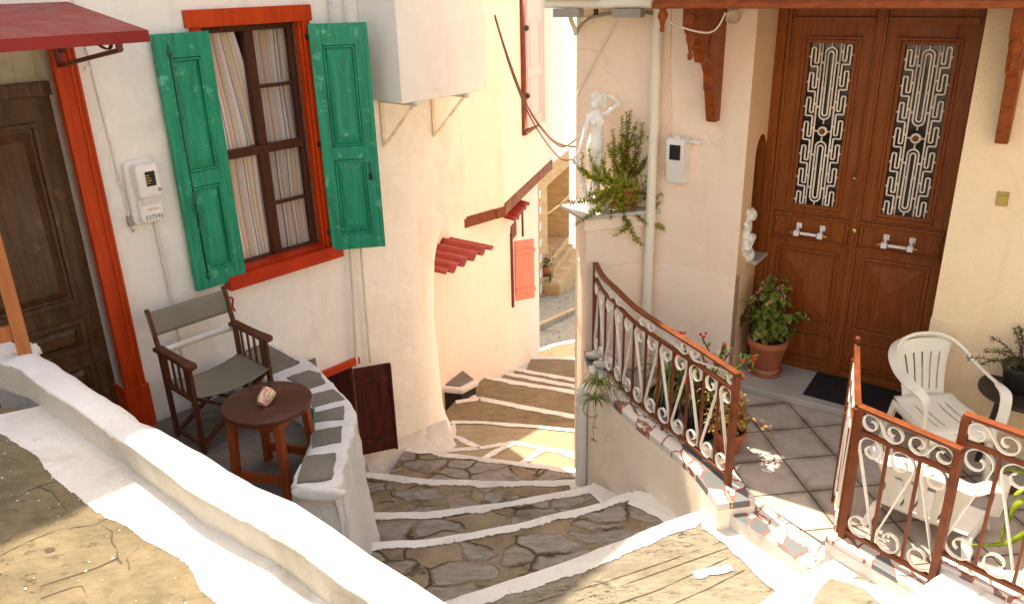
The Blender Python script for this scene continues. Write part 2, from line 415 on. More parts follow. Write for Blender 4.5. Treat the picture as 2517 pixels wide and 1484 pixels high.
def stepstone(name):
    m, t, p, tc = _nt(name); o = tc.outputs['Object']
    def cells(vec, sc, warp, wsc):
        wv = N(t, 'ShaderNodeTexNoise'); wv.inputs['Scale'].default_value = wsc; wv.inputs['Detail'].default_value = 4; t.links.new(o, wv.inputs['Vector'])
        va = N(t, 'ShaderNodeVectorMath', operation='SCALE'); va.inputs['Scale'].default_value = warp; t.links.new(wv.outputs['Color'], va.inputs[0])
        vb = N(t, 'ShaderNodeVectorMath', operation='ADD'); t.links.new(vec, vb.inputs[0]); t.links.new(va.outputs[0], vb.inputs[1])
        e = N(t, 'ShaderNodeTexVoronoi', feature='DISTANCE_TO_EDGE'); e.inputs['Scale'].default_value = sc; t.links.new(vb.outputs[0], e.inputs['Vector'])
        f = N(t, 'ShaderNodeTexVoronoi', feature='F1'); f.inputs['Scale'].default_value = sc; t.links.new(vb.outputs[0], f.inputs['Vector'])
        s = N(t, 'ShaderNodeSeparateColor'); t.links.new(f.outputs['Color'], s.inputs[0]); return e.outputs['Distance'], s.outputs
    e, cs = cells(stretch(t, o, (1, 1.9, 1), (0, 0, .12)), 3.1, .5, 2.4)
    grit = nz(t, o, 85, 3, .7); grain = nz(t, stretch(t, o, (1, 2.6, 1)), 9, 8, .72)
    mortar = mix(t, ramp(t, nz(t, o, 4, 7, .7), [(.32, (.15, .108, .065)), (.68, (.31, .235, .155))]), (.37, .30, .21), ramp(t, grit, [(.55, 0.), (.75, .6)]))
    grey = mix(t, ramp(t, cs[1], [(0, (.20, .168, .14)), (.5, (.28, .245, .215)), (1, (.26, .20, .135))]), ramp(t, grain, [(.3, (.10, .082, .068)), (.72, (.45, .40, .35))]), .55)
    inside = ramp(t, mth(t, 'ADD', e, mth(t, 'MULTIPLY', mth(t, 'SUBTRACT', nz(t, o, 14, 4), .5), .10)), [(.05, 0.), (.085, 1.)])
    isst = mth(t, 'MULTIPLY', inside, ramp(t, cs[0], [(.34, 0.), (.38, 1.)], 'CONSTANT'))
    c = mix(t, mortar, grey, isst)
    crack = mth(t, 'MULTIPLY', ramp(t, e, [(.012, 1.), (.034, 0.)]), ramp(t, nz(t, o, 3.7, 3), [(.46, 0.), (.58, .85)]))
    c = mix(t, c, (.045, .030, .020), crack)
    c = mix(t, c, (.070, .046, .018), ramp(t, nz(t, o, 1.9, 8, .72), [(.54, 0.), (.70, .7)]))
    c = mix(t, c, (.62, .57, .50), ramp(t, nz(t, o, 34, 8, .75), [(.70, 0.), (.73, .7)]))
    t.links.new(c, p.inputs['Base Color']); p.inputs['Roughness'].default_value = .86; p.inputs['Specular IOR Level'].default_value = .3
    bump(t, p, [(isst, .8, .02), (mth(t, 'SUBTRACT', 1., crack), 1., .03), (grain, .8, .018), (grit, .5, .005)]); return m
def slabstone(name, base, light, dark, pit, lines=(1, 3.2, 1), rot=0., pits=.60, pw=.5):
    m, t, p, tc = _nt(name); o = tc.outputs['Object']; v = stretch(t, o, lines, (0, 0, rot))
    g = nz(t, v, 5, 9, .74); c = ramp(t, g, [(.28, base), (.7, light)])
    c = mix(t, c, dark, ramp(t, nz(t, o, 1.4, 6, .65), [(.48, 0.), (.72, .6)]))
    sp = ramp(t, nz(t, v, 17, 9, .78), [(pits, 0.), (pits + .035, pw)])
    sp = mth(t, 'MULTIPLY', sp, ramp(t, nz(t, o, 2.6, 3), [(.40, .15), (.6, 1.)]))
    c = mix(t, c, pit, sp)
    c = mix(t, c, scl(light, 1.45), ramp(t, nz(t, o, 70, 4, .7), [(.60, 0.), (.74, .5)]))
    t.links.new(c, p.inputs['Base Color']); p.inputs['Roughness'].default_value = .85; p.inputs['Specular IOR Level'].default_value = .3
    bump(t, p, [(mth(t, 'SUBTRACT', 1., sp), .5, .006), (g, .55, .012), (nz(t, o, 60, 4), .35, .004)]); return m
def wornpaint(name):
    m = plaster(name, (.69, .67, .64), (.58, .55, .51), (.42, .36, .28), st=1.); t = m.node_tree; p = t.nodes['Principled BSDF']
    tc = t.nodes['Texture Coordinate']; o = tc.outputs['Object']; c = p.inputs['Base Color'].links[0].from_socket
    w = ramp(t, nz(t, o, 13, 9, .8), [(.615, 0.), (.64, .8)]); w = mth(t, 'MULTIPLY', w, ramp(t, nz(t, o, 2.2, 3), [(.46, .0), (.58, 1.)]))
    t.links.new(mix(t, c, (.24, .195, .14), w), p.inputs['Base Color']); return m
M['stepstone'] = stepstone('step_flagstone')
M['paint'] = wornpaint('step_paint')
M['oldstep'] = flagstone('step_flagstone', (.115, .098, .074), (.205, .180, .150), (.045, .034, .024), sc=4.6, stretchv=(1, 1.5, 1), white=26, moss=(.065, .045, .018))
M['sunstone'] = slabstone('worn_step_slab', (.160, .138, .100), (.30, .262, .200), (.105, .082, .052), (.050, .037, .021), rot=-.52, pits=.545, pw=.9)
M['crack'] = simple('crack_dirt', (.07, .048, .026), rough=.95)
M['pavestone'] = slabstone('ochre_paving', (.088, .066, .036), (.225, .175, .105), (.065, .048, .028), (.035, .026, .015), rot=-.25, lines=(1, 1.7, 1), pits=.565, pw=.85)
M['alleystone'] = slabstone('alley_stone', (.15, .108, .06), (.29, .22, .135), (.09, .062, .03), (.045, .030, .014), rot=.2, lines=(1, 3, 1), pits=.56, pw=.7)
M['landing'] = slabstone('landing_stone', (.25, .19, .12), (.36, .285, .19), (.18, .13, .07), (.08, .055, .03))
M['patio'] = slabstone('patio_stone', (.105, .090, .072), (.22, .195, .165), (.075, .062, .048), (.04, .033, .025), pits=.60)
M['cream'] = plaster('roughcast_cream', (.90, .79, .65), (.88, .80, .69), (.82, .66, .46), rc=.35)
M['street'] = flagstone('street_stone', (.36, .32, .25), (.44, .38, .30), (.18, .14, .1), sc=3., white=12)


def foliage(name, c1, c2, trans=.35, rough=.45):
    m, t, p, tc = _nt(name); o = tc.outputs['Object']
    c = ramp(t, nz(t, o, 26, 3), [(.34, c1), (.66, c2)])
    t.links.new(c, p.inputs['Base Color']); p.inputs['Roughness'].default_value = rough; p.inputs['Specular IOR Level'].default_value = .4
    tr = N(t, 'ShaderNodeBsdfTranslucent'); t.links.new(c, tr.inputs['Color'])
    mx = N(t, 'ShaderNodeMixShader'); mx.inputs[0].default_value = trans
    t.links.new(p.outputs[0], mx.inputs[1]); t.links.new(tr.outputs[0], mx.inputs[2])
    t.links.new(mx.outputs[0], t.nodes['Material Output'].inputs['Surface']); return m
M['jade'] = foliage('jade_leaf', (.24, .30, .03), (.46, .46, .06), trans=.45)
M['jadeb'] = foliage('jade_leaf_bright', (.26, .30, .03), (.40, .38, .06))
M['begonia'] = foliage('begonia_leaf', (.11, .17, .03), (.27, .30, .055))
M['spider'] = foliage('spider_leaf', (.15, .19, .04), (.34, .36, .12))
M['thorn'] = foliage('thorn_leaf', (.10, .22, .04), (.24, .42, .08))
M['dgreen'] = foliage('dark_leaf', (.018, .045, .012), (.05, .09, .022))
M['coleus'] = foliage('coleus_leaf', (.36, .38, .05), (.48, .22, .10))
M['coleusr'] = foliage('coleus_red_leaf', (.36, .12, .08), (.48, .30, .10))
M['rosemary'] = foliage('needle_leaf', (.05, .075, .025), (.13, .15, .06))
M['strapleaf'] = foliage('strap_leaf', (.22, .32, .02), (.40, .48, .04), trans=.45)
M['redfl'] = foliage('red_petal', (.70, .02, .012), (.80, .05, .03), trans=.3)
M['pinkfl'] = foliage('pink_petal', (.80, .42, .33), (.85, .55, .44), trans=.3)


def mk_tile():
    m, t, p, tc = _nt('terrace_tile'); o = tc.outputs['Object']
    mp = N(t, 'ShaderNodeMapping', vector_type='POINT'); a = atan2(.0328, -.37)
    mp.inputs['Location'].default_value = (0, 0, 0)
    # tile axes: rotate world into the tile grid, origin on a surveyed joint crossing
    sub = N(t, 'ShaderNodeVectorMath', operation='SUBTRACT'); sub.inputs[1].default_value = (2.0822, 4.9795, 0); t.links.new(o, sub.inputs[0])
    mp.inputs['Rotation'].default_value = (0, 0, radians(-6.2)); mp.inputs['Scale'].default_value = (1 / .356, 1 / .362, 1)
    t.links.new(sub.outputs[0], mp.inputs['Vector'])
    sx = N(t, 'ShaderNodeSeparateXYZ'); t.links.new(mp.outputs[0], sx.inputs[0])
    ds = []
    for ax in ('X', 'Y'):
        f = mth(t, 'FRACT', sx.outputs[ax]); d = mth(t, 'ABSOLUTE', mth(t, 'SUBTRACT', f, .5)); ds.append(mth(t, 'SUBTRACT', .5, d))
    dist = mth(t, 'MINIMUM', *ds)
    g = ramp(t, dist, [(.008, 1.), (.018, 0.)])
    fl = N(t, 'ShaderNodeVectorMath', operation='FLOOR'); t.links.new(mp.outputs[0], fl.inputs[0])
    wn = N(t, 'ShaderNodeTexWhiteNoise'); t.links.new(fl.outputs[0], wn.inputs['Vector'])
    c = ramp(t, nz(t, o, 7, 9, .7, .6), [(.3, (.31, .26, .225)), (.5, (.45, .39, .345)), (.72, (.58, .50, .43))])
    c = mix(t, c, ramp(t, wn.outputs['Value'], [(0, (.36, .31, .265)), (1, (.52, .45, .395))]), .4)
    c = mix(t, c, (.33, .27, .18), ramp(t, nz(t, o, 3.5, 5), [(.55, 0.), (.75, .5)]))
    dirt = ramp(t, dist, [(.0, 1.), (.16, 0.)])
    dirt = mth(t, 'MULTIPLY', dirt, ramp(t, nz(t, o, 4, 4), [(.40, 0.), (.60, .8)]))
    c = mix(t, c, (.10, .075, .05), dirt); c = mix(t, c, (.06, .045, .03), g)
    t.links.new(c, p.inputs['Base Color']); p.inputs['Roughness'].default_value = .5; p.inputs['Specular IOR Level'].default_value = .35
    bump(t, p, [(mth(t, 'SUBTRACT', 1., g), .5, .006), (nz(t, o, 20, 6), .25, .006)]); return m
M['tile'] = mk_tile()


def mk_mosaic():
    m, t, p, tc = _nt('broken_marble_mosaic'); o = tc.outputs['Object']
    wv = N(t, 'ShaderNodeTexNoise'); wv.inputs['Scale'].default_value = 6; t.links.new(o, wv.inputs['Vector'])
    va = N(t, 'ShaderNodeVectorMath', operation='SCALE'); va.inputs['Scale'].default_value = .05; t.links.new(wv.outputs['Color'], va.inputs[0])
    vb = N(t, 'ShaderNodeVectorMath', operation='ADD'); t.links.new(stretch(t, o, (1.5, .8, .05), (0, 0, .35)), vb.inputs[0]); t.links.new(va.outputs[0], vb.inputs[1])
    e = N(t, 'ShaderNodeTexVoronoi', feature='DISTANCE_TO_EDGE'); e.inputs['Scale'].default_value = 7.2; t.links.new(vb.outputs[0], e.inputs['Vector'])
    f = N(t, 'ShaderNodeTexVoronoi', feature='F1'); f.inputs['Scale'].default_value = 7.2; t.links.new(vb.outputs[0], f.inputs['Vector'])
    sp = N(t, 'ShaderNodeSeparateColor'); t.links.new(f.outputs['Color'], sp.inputs[0])
    c = ramp(t, sp.outputs[0], [(0, (.66, .62, .56)), (.40, (.15, .16, .17)), (.58, (.64, .55, .38)), (.66, (.11, .12, .125)), (.78, (.64, .60, .57))], 'CONSTANT')
    j = ramp(t, mth(t, 'ADD', e.outputs['Distance'], mth(t, 'MULTIPLY', mth(t, 'SUBTRACT', nz(t, o, 38, 5), .5), .26)), [(.030, 1.), (.044, 0.)])
    c = mix(t, c, (.30, .10, .065), j)
    t.links.new(c, p.inputs['Base Color']); p.inputs['Roughness'].default_value = .5
    bump(t, p, [(j, .4, .004), (nz(t, o, 40, 5), .3, .004)]); return m
M['mosaic'] = mk_mosaic()


def mk_curtain():
    m, t, p, tc = _nt('striped_cotton'); u = tc.outputs['UV']
    sx = N(t, 'ShaderNodeSeparateXYZ'); t.links.new(u, sx.inputs[0])
    f = mth(t, 'FRACT', mth(t, 'MULTIPLY', sx.outputs['X'], 3.2))
    c = ramp(t, f, [(0, (.86, .74, .68)), (.10, (.25, .24, .36)), (.165, (.86, .80, .74)), (.28, (.80, .40, .26)), (.34, (.80, .60, .50)), (.44, (.82, .66, .34)), (.52, (.82, .74, .64)),
                    (.60, (.72, .42, .38)), (.65, (.82, .74, .68)), (.80, (.80, .50, .32)), (.86, (.82, .75, .70))], 'CONSTANT')
    t.links.new(c, p.inputs['Base Color']); p.inputs['Roughness'].default_value = .9
    tr = N(t, 'ShaderNodeBsdfTranslucent'); t.links.new(c, tr.inputs['Color'])
    mx = N(t, 'ShaderNodeMixShader'); mx.inputs[0].default_value = .25
    t.links.new(p.outputs[0], mx.inputs[1]); t.links.new(tr.outputs[0], mx.inputs[2]); t.links.new(mx.outputs[0], t.nodes['Material Output'].inputs['Surface'])
    bump(t, p, [(nz(t, tc.outputs['Object'], 30, 4), .2, .004)]); return m
M['curtain'] = mk_curtain()


def mk_clad():
    m, t, p, tc = _nt('split_stone_cladding'); o = tc.outputs['Object']
    sx = N(t, 'ShaderNodeSeparateXYZ'); t.links.new(o, sx.inputs[0])
    cb = N(t, 'ShaderNodeCombineXYZ'); t.links.new(mth(t, 'ADD', sx.outputs['X'], sx.outputs['Y']), cb.inputs[0]); t.links.new(sx.outputs['Z'], cb.inputs[1])
    b = N(t, 'ShaderNodeTexBrick'); b.inputs['Scale'].default_value = 2.2; b.inputs['Mortar Size'].default_value = .008; b.inputs['Brick Width'].default_value = .55; b.inputs['Row Height'].default_value = .11
    b.inputs['Color1'].default_value = (.62, .34, .13, 1); b.inputs['Color2'].default_value = (.74, .52, .27, 1); b.inputs['Mortar'].default_value = (.46, .28, .12, 1)
    t.links.new(cb.outputs[0], b.inputs['Vector'])
    c = mix(t, b.outputs['Color'], ramp(t, nz(t, stretch(t, o, (1, 1, 4)), 3, 6, .7), [(.3, (.50, .26, .09)), (.7, (.80, .62, .38))]), .5)
    t.links.new(c, p.inputs['Base Color']); p.inputs['Roughness'].default_value = .8
    bump(t, p, [(b.outputs['Fac'], -.4, .01), (nz(t, o, 9, 6), .5, .02)]); return m
M['clad'] = mk_clad()
M['bare'] = plaster('bare_render', (.55, .51, .45), (.42, .385, .33), (.33, .28, .22), st=1.3)
M['farwhite'] = plaster('far_white_wall', (.82, .82, .82), (.78, .78, .78))
# ------------------------------------------------------------------ white house on the left
hw = root('white_house', 'cream limewashed house with red door frame and green shuttered window on the left', 'house', L.p(0, 0, PZ))
HZ = 6.75
DOOR = (-1.12, -.135, PZ, 2.72); WIN = (.80, 1.575, 1.07, 2.745); HAT = (1.36, 1.70, -.93, -.03)
def wall_cells(b, fr, s0, s1, z0, z1, holes, n=0, depth=.22, m=0):
    ss = sorted({s0, s1} | {h[i] for h in holes for i in (0, 1) if s0 < h[i] < s1}); zz = sorted({z0, z1} | {h[i] for h in holes for i in (2, 3) if z0 < h[i] < z1})
    for a, c in zip(ss, ss[1:]):
        for e, f in zip(zz, zz[1:]):
            if any(h[0] - 1e-6 <= a and c <= h[1] + 1e-6 and h[2] - 1e-6 <= e and f <= h[3] + 1e-6 for h in holes): continue
            b.poly([fr.p(a, n, e), fr.p(c, n, e), fr.p(c, n, f), fr.p(a, n, f)], m)
    for h in holes:
        a, c, e, f = h
        for q in (((a, e), (a, f)), ((a, f), (c, f)), ((c, f), (c, e)), ((c, e), (a, e))):
            (x1, y1), (x2, y2) = q
            b.poly([fr.p(x1, n, y1), fr.p(x2, n, y2), fr.p(x2, n - depth, y2), fr.p(x1, n - depth, y1)], m)
b = MB()
wall_cells(b, L, -4.5, 2.34, -2.2, HZ, [DOOR, WIN, HAT])
# rounded lower corner, flaring at the foot
def corner(u, v):
    z = -2.2 + (.93 + 2.2) * v
    key = [(-2.2, 3.08, .6), (-1.3, 3.07, .58), (-.9, 3.03, .58), (0, 2.99, .58), (.6, 3.03, .55), (.93, 3.09, .42)]
    for (a, sa, ra), (c, sc_, rc_) in zip(key, key[1:]):
        if a <= z <= c + 1e-6: t = (z - a) / (c - a); sm, r = lerp(sa, sc_, t), lerp(ra, rc_, t); break
    fl = .10 * max(0, (-1.0 - z) / .4) ** 2 if z < -1.0 else 0
    fl = min(fl, .12)
    if u < .25: q = L.p(lerp(2.34, sm - r, u / .25), fl * u / .25, z)
    elif u < .8: a = (u - .25) / .55 * pi / 2; q = L.p(sm - r + (r + fl) * sin(a), -r + (r + fl) * cos(a), z)
    else: q = L.p(sm + fl, lerp(-r, -3.6, (u - .8) / .2), z)
    return q
b.grid(20, 24, corner)
b.poly([L.p(2.34, 0, .93), L.p(3.15, 0, .93), L.p(3.15, 0, HZ), L.p(2.34, 0, HZ)])
b.poly([L.p(3.15, 0, .93), L.p(3.15, -3.6, .93), L.p(3.15, -3.6, HZ), L.p(3.15, 0, HZ)])
b.poly([L.p(2.34, 0, .93), L.p(3.15, 0, .93), L.p(3.15, -3.6, .93), L.p(2.34, -3.6, .93)])
b.poly([L.p(-4.5, -3.6, -2.2), L.p(3.15, -3.6, -2.2), L.p(3.15, -3.6, HZ), L.p(-4.5, -3.6, HZ)])
b.poly([L.p(-4.5, 0, -2.2), L.p(-4.5, -3.6, -2.2), L.p(-4.5, -3.6, HZ), L.p(-4.5, 0, HZ)])
obj('wall', b, M['white'], hw, smooth=True, weld=True, auto=40)
b = MB(); b.box(L, -4.6, 3.2, -3.7, .05, HZ, HZ + .12); obj('roof', b, M['white'], hw)
b = MB(); b.box(L, 3.151, 3.37, -2.6, -1.0, .95, HZ - .01); obj('sun_blocker', b, M['white'], hw)  # unseen box added to block sun from part of the landing
# dark inside behind the openings
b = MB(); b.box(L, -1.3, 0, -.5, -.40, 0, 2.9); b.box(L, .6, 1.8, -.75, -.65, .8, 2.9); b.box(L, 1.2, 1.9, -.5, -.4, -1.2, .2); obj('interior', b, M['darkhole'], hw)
# footing fillet of paint where wall meets steps
b = MB()
b.grid(30, 6, lambda u, v: L.p(lerp(1.75, 2.75, u), .001 + .16 * (1 - v) ** 2.2 + .015 * noise.noise(V((u * 6, v, 0))), lerp(-1.30, -.92 - .1 * u, v)))
obj('skirting', b, M['white2'], hw, smooth=True)

# --- entrance: red frame, dark door, glass above
b = MB()
b.box(L, -.135, .0, -.2, .035, PZ + .32, 2.72); b.box(L, -.150, .012, -.2, .05, PZ, PZ + .32)
b.box(L, -1.25, .0, -.2, .034, 2.721, 2.86); b.box(L, -1.25, -1.12, -.2, .035, PZ, 2.72)
b.box(L, -.05, -.035, .036, .045, PZ + .32, 2.72); b.box(L, -.02, -.008, .036, .043, PZ + .32, 2.72)
obj('door_frame', b, M['redframe'], hw, bevel=.006)
dl = MB(); dn = -.13
dl.box(L, -1.12, -.135, dn - .06, dn, PZ, 2.42)
dl.box(L, -1.12, -.135, -.16, -.085, 2.42, 2.50)
do = obj('door', dl, M['darkdoor'], hw, bevel=.004)
for a, c, e, f in ((-1.02, -.245, 1.13, 2.27), (-1.02, -.245, .80, 1.02), (-1.02, -.245, .50, .72), (-1.02, -.245, .27, .42)):
    q = MB()
    for (x0, x1, y0, y1) in ((a, c, e, e + .03), (a, c, f - .03, f), (a, a + .03, e + .03, f - .03), (c - .03, c, e + .03, f - .03)): q.box(L, x0, x1, dn, dn + .022, y0, y1)
    q.frustum(L, (a + .06, c - .06, dn, dn), e, (a + .06, c - .06, dn, dn), f) if False else None
    i = .05; j = .10 if f - e > .3 else .075
    P = [L.p(a + i, dn + .002, e + i), L.p(c - i, dn + .002, e + i), L.p(c - i, dn + .002, f - i), L.p(a + i, dn + .002, f - i)]; Q = [L.p(a + j, dn + .024, e + j), L.p(c - j, dn + .024, e + j), L.p(c - j, dn + .024, f - j), L.p(a + j, dn + .024, f - j)]
    q.add(P + Q, [[0, 1, 5, 4], [1, 2, 6, 5], [2, 3, 7, 6], [3, 0, 4, 7], [4, 5, 6, 7]])
    obj('panel', q, M['darkdoor'], do, bevel=.003)
b = MB(); b.box(L, -1.12, -.135, -.15, -.135, 2.50, 2.72)
for k in range(9):
    b.box(L, -1.1 + k * .115, -1.1 + k * .115 + .006, -.134, -.130, 2.5, 2.72)
obj('transom_glass', b, M['frost'], hw)

# --- window
wf = MB(); f0, f1, f2, f3 = .705, 1.66, 1.07, 2.855
wf.box(L, f0, f1, -.02, .042, 2.745, 2.855)
wf.box(L, f0 + .03, .80, -.12, .035, 1.07, 2.744); wf.box(L, 1.575, f1 - .02, -.12, .035, 1.07, 2.744)
wf.box(L, 1.555, 1.575, -.05, .012, 1.07, 2.744); wf.box(L, .80, .815, -.05, .012, 1.07, 2.744)
fo = obj('window', wf, M['redframe'], hw, bevel=.005)
b = MB(); b.box(L, .69, 1.69, -.12, .085, .965, 1.069); obj('sill', b, M['redsill'], fo, bevel=.008)
b = MB(); b.box(L, .816, 1.554, -.12, .03, 1.0695, 1.088); obj('sub_sill', b, M['redsill'], fo, bevel=.003)
b = MB(); n0, n1 = -.125, -.075
b.box(L, .815, 1.555, n0, n1, 2.70, 2.744); b.box(L, .815, 1.555, n0, n1, 1.07, 1.10); b.box(L, .815, .85, n0, n1, 1.10, 2.70); b.box(L, 1.52, 1.555, n0, n1, 1.10, 2.70)
b.box(L, .85, 1.52, n0 + .004, n1 + .012, 1.855, 1.915); b.box(L, 1.165, 1.235, n0 - .004, n1 + .006, 1.10, 1.855); b.box(L, 1.165, 1.235, n0 - .004, n1 + .006, 1.915, 2.70)
for z in (2.32, 1.47): b.box(L, 1.235, 1.52, n0 + .01, n1 - .005, z - .012, z + .012)
obj('sash', b, M['sash'], fo, bevel=.004)
mg, tg, pg_, tcg = _nt('window_glass'); pg_.inputs['Roughness'].default_value = .04; pg_.inputs['Base Color'].default_value = (.02, .02, .02, 1)
tt_ = N(tg, 'ShaderNodeBsdfTransparent'); mx_ = N(tg, 'ShaderNodeMixShader'); mx_.inputs[0].default_value = .10; tg.links.new(tt_.outputs[0], mx_.inputs[1]); tg.links.new(pg_.outputs[0], mx_.inputs[2]); tg.links.new(mx_.outputs[0], tg.nodes['Material Output'].inputs['Surface'])
for z0, z1 in ((1.10, 1.458), (1.482, 1.855), (1.915, 2.308), (2.332, 2.70)):
    b = MB(); b.box(L, 1.237, 1.518, -.105, -.102, z0 + .001, z1 - .001); obj('pane', b, mg, fo)

# --- shutters
def shutter_mesh(w, h, mir=1):
    """local: x across from the hinge, y out of the face, z up"""
    b = MB(True); t = .022
    F = Fr((0, 0), V((mir, 0, 0)), V((0, -1, 0)))
    st = .085
    b.box(F, 0, st, -t, t, 0, h); b.box(F, w - st, w, -t, t, 0, h)
    for z0, z1 in ((0, .12), (.70 * h * .6, .70 * h * .6 + .10), (h - .15, h)): b.box(F, st, w - st, -t, t - .001, z0, z1)
    mid = .42 * h
    for z0, z1 in ((.12, mid), (mid + .10, h - .15)):
        b.box(F, st, w - st, -.010, .002, z0, z1)
        a, c, e, f = st + .004, w - st - .004, z0 + .004, z1 - .004; i, j = .012, .05
        P = [F.p(a + i, .003, e + i), F.p(c - i, .003, e + i), F.p(c - i, .003, f - i), F.p(a + i, .003, f - i)]; Q = [F.p(a + j, .020, e + j * 1.5), F.p(c - j, .020, e + j * 1.5), F.p(c - j, .020, f - j * 1.5), F.p(a + j, .020, f - j * 1.5)]
        b.add(P + Q, [[0, 1, 5, 4], [1, 2, 6, 5], [2, 3, 7, 6], [3, 0, 4, 7], [4, 5, 6, 7]])
        for x0, x1, y0, y1 in ((a, c, e, e + .012), (a, c, f - .012, f), (a, a + .012, e, f), (c - .012, c, e, f)): b.box(F, x0, x1, .002, t + .004, y0, y1)
    return b
def place(b, o, ux, ny):
    """local x -> ux, local -y -> ny (outwards), z up"""
    for i, v in enumerate(b.v): b.v[i] = V(o) + ux * v.x - ny * v.y + V((0, 0, v.z))
    b.local = False; return b
SH = 1.69
b = place(shutter_mesh(.378, SH), L.p(.832, .052, 1.035), -L.u, L.n)
ls = obj('shutter', b, M['green'], hw, bevel=.003)
b = MB(); b.tube([L.p(.545, .079, 1.10), L.p(.545, .079, 2.66)], .006, 6)
for z in (1.12, 1.7, 2.2, 2.6): b.box(L, .53, .56, .072, .088, z, z + .02)
b.tube(cpath([L.p(.545, .08, 1.66), L.p(.53, .10, 1.68), L.p(.515, .10, 1.64), L.p(.52, .09, 1.59), L.p(.55, .088, 1.585)]), .006, 6); b.tube(cpath([L.p(.553, .085, 1.585), L.p(.548, .09, 1.52), L.p(.54, .085, 1.47)]), .008, 6)
obj('latch_bar', b, simple('green_iron', (.012, .12, .075), rough=.4), ls, smooth=True)
ca, sa = cos(radians(36)), sin(radians(36)); ux = L.u * ca + L.n * sa; ny = L.n * ca - L.u * sa
b = place(shutter_mesh(.40, SH), L.p(1.605, .055, 1.035), ux, ny)
b.bar(L.p(1.605, .055, 1.035) + ux * .40 + ny * .006, L.p(1.605, .055, 1.035 + SH) + ux * .40 + ny * .006, .03, .05, ny)
rs_ = obj('shutter', b, M['green'], hw, bevel=.003)
b = MB()
hx = L.p(1.605, .055, 0) + ux * .345 + ny * .026
for z in (1.72,): b.tube(cpath([hx + V((0, 0, z)), hx + ny * .02 + V((0, 0, z - .03)), hx + ny * .02 + V((0, 0, z - .10)), hx + V((0, 0, z - .12))]), .005, 6); b.box(Fr(hx, ux, ny), -.012, .012, 0, .008, z - .14, z - .09)
obj('latch', b, M['irond'], rs_, smooth=True)
for z in (2.62, 1.85, 1.16): b = MB(); b.box(L, 1.585, 1.625, .03, .062, z, z + .035); obj('hinge', b, M['irond'], rs_)
# shutter hook at the sill corner
cable('hook', [L.p(.68, .03, .93), L.p(.68, .06, .92), L.p(.705, .06, .90), L.p(.70, .05, .84), L.p(.715, .05, .80)], .008, M['redsill'], None, parent=hw)

# --- cellar hatch
b = MB(); b.box(L, 1.34, 1.77, -.1, .04, -.028, .03); b.box(L, 1.34, 1.361, -.1, .02, -.93, -.028)
jb = MB(); jb.box(L, 1.67, 1.6995, -.215, .012, -.93, -.03); obj('hatch_jamb', jb, M['hatch'], hw)
ho = obj('hatch_frame', b, M['redframe'], hw, bevel=.005)
ha = radians(28); hu = L.u * cos(ha) + L.n * sin(ha); hn = L.n * cos(ha) - L.u * sin(ha); HF = Fr(L.p(1.692, .03, 0), hu, hn)
b = MB(); w_ = .30; hz0, hz1 = -.90, -.055
for k in range(3): b.box(HF, k * w_ / 3 + .0007, (k + 1) * w_ / 3 - .0007, -.012, .012, hz0, hz1)
for z in (-.80, -.20): b.box(HF, .0, w_, .012, .028, z, z + .05)
b.box(HF, w_, w_ + .022, -.014, .034, hz0, hz1)
obj('hatch_door', b, M['hatch'], hw, bevel=.003)

# --- striped curtains hanging inside the window
def curtain(s0, s1, z0, z1, nn, label, rep, gather=0., seed=0, sway=0.):
    b = MB()
    def fn(u, v):
        f = .014 * sin(u * 2 * pi * rep + 1.3 * v + seed) * (1 - .5 * v * 0) + .008 * sin(u * 2 * pi * rep * 2.3 + seed)
        a = lerp(s0, s1, u); a += gather * (1 - abs(2 * u - .9)) * sin(pi * v) * .0
        a -= sway * (v ** 1.5) * u
        return L.p(a, nn + f + .01 * sin(v * 5 + u * 3), lerp(z0, z1, v) + .012 * sin(u * pi * rep) * (1 if v < .02 else 0))
    b.grid(60, 16, fn, uv=True); o = obj('curtain', b, M['curtain'], smooth=True); tagp(o, label, 'curtain', 'striped curtains inside the red window')
curtain(.80, 1.26, 1.90, 2.76, -.150, 'tall striped curtain gathered in the open upper left half of the red window', 3.2, seed=1, sway=.14)
curtain(.80, 1.22, 1.05, 1.88, -.150, 'striped curtain in the open lower left half of the red window', 3.0, seed=2.2, sway=.02)
curtain(1.215, 1.56, 1.90, 2.76, -.16, 'striped curtain behind the two upper right panes of the red window', 2.2, seed=4)
curtain(1.215, 1.56, 1.05, 1.88, -.16, 'striped curtain behind the two lower right panes of the red window', 2.4, seed=.6)

# --- red canopy over the entrance
aw = root('door_awning', 'red sheet metal awning on a scrolled bracket over the dark entrance door', 'awning', L.p(-.4, 0, 2.75))
A0 = L.p(-2.2, .0, 2.86); 
s1, z1 = .02, 2.84
b = MB(); s2, zf = .08, 2.731; nf = .82
top = [L.p(-2.2, .0, 2.93), L.p(s1, .0, 2.93), L.p(s2, nf, 2.788), L.p(-2.2, nf, 2.788)]
b.prism([p - V((0, 0, .004)) for p in top], (0, 0, .004))
b.box(L, -2.2, s2 + .004, nf, nf + .006, 2.731, 2.790)
P = [L.p(s1, 0.0, 2.93), L.p(s2, nf, 2.788), L.p(s2, nf, 2.731), L.p(s1, 0.0, 2.88)]; b.prism([p + L.u * .002 for p in P], L.u * .006)
obj('roof_sheet', b, M['awning'], aw)
b = MB(); bs = -.10
b.sweep([L.p(bs, .04, 2.59), L.p(bs + .03, .80, 2.70)], L.u, .022, .022); b.sweep([L.p(bs, .04, 2.58), L.p(bs, .04, 2.86)], L.u, .03, .012); b.sweep([L.p(bs + .03, .80, 2.695), L.p(bs + .03, .80, 2.785)], L.u, .03, .02)
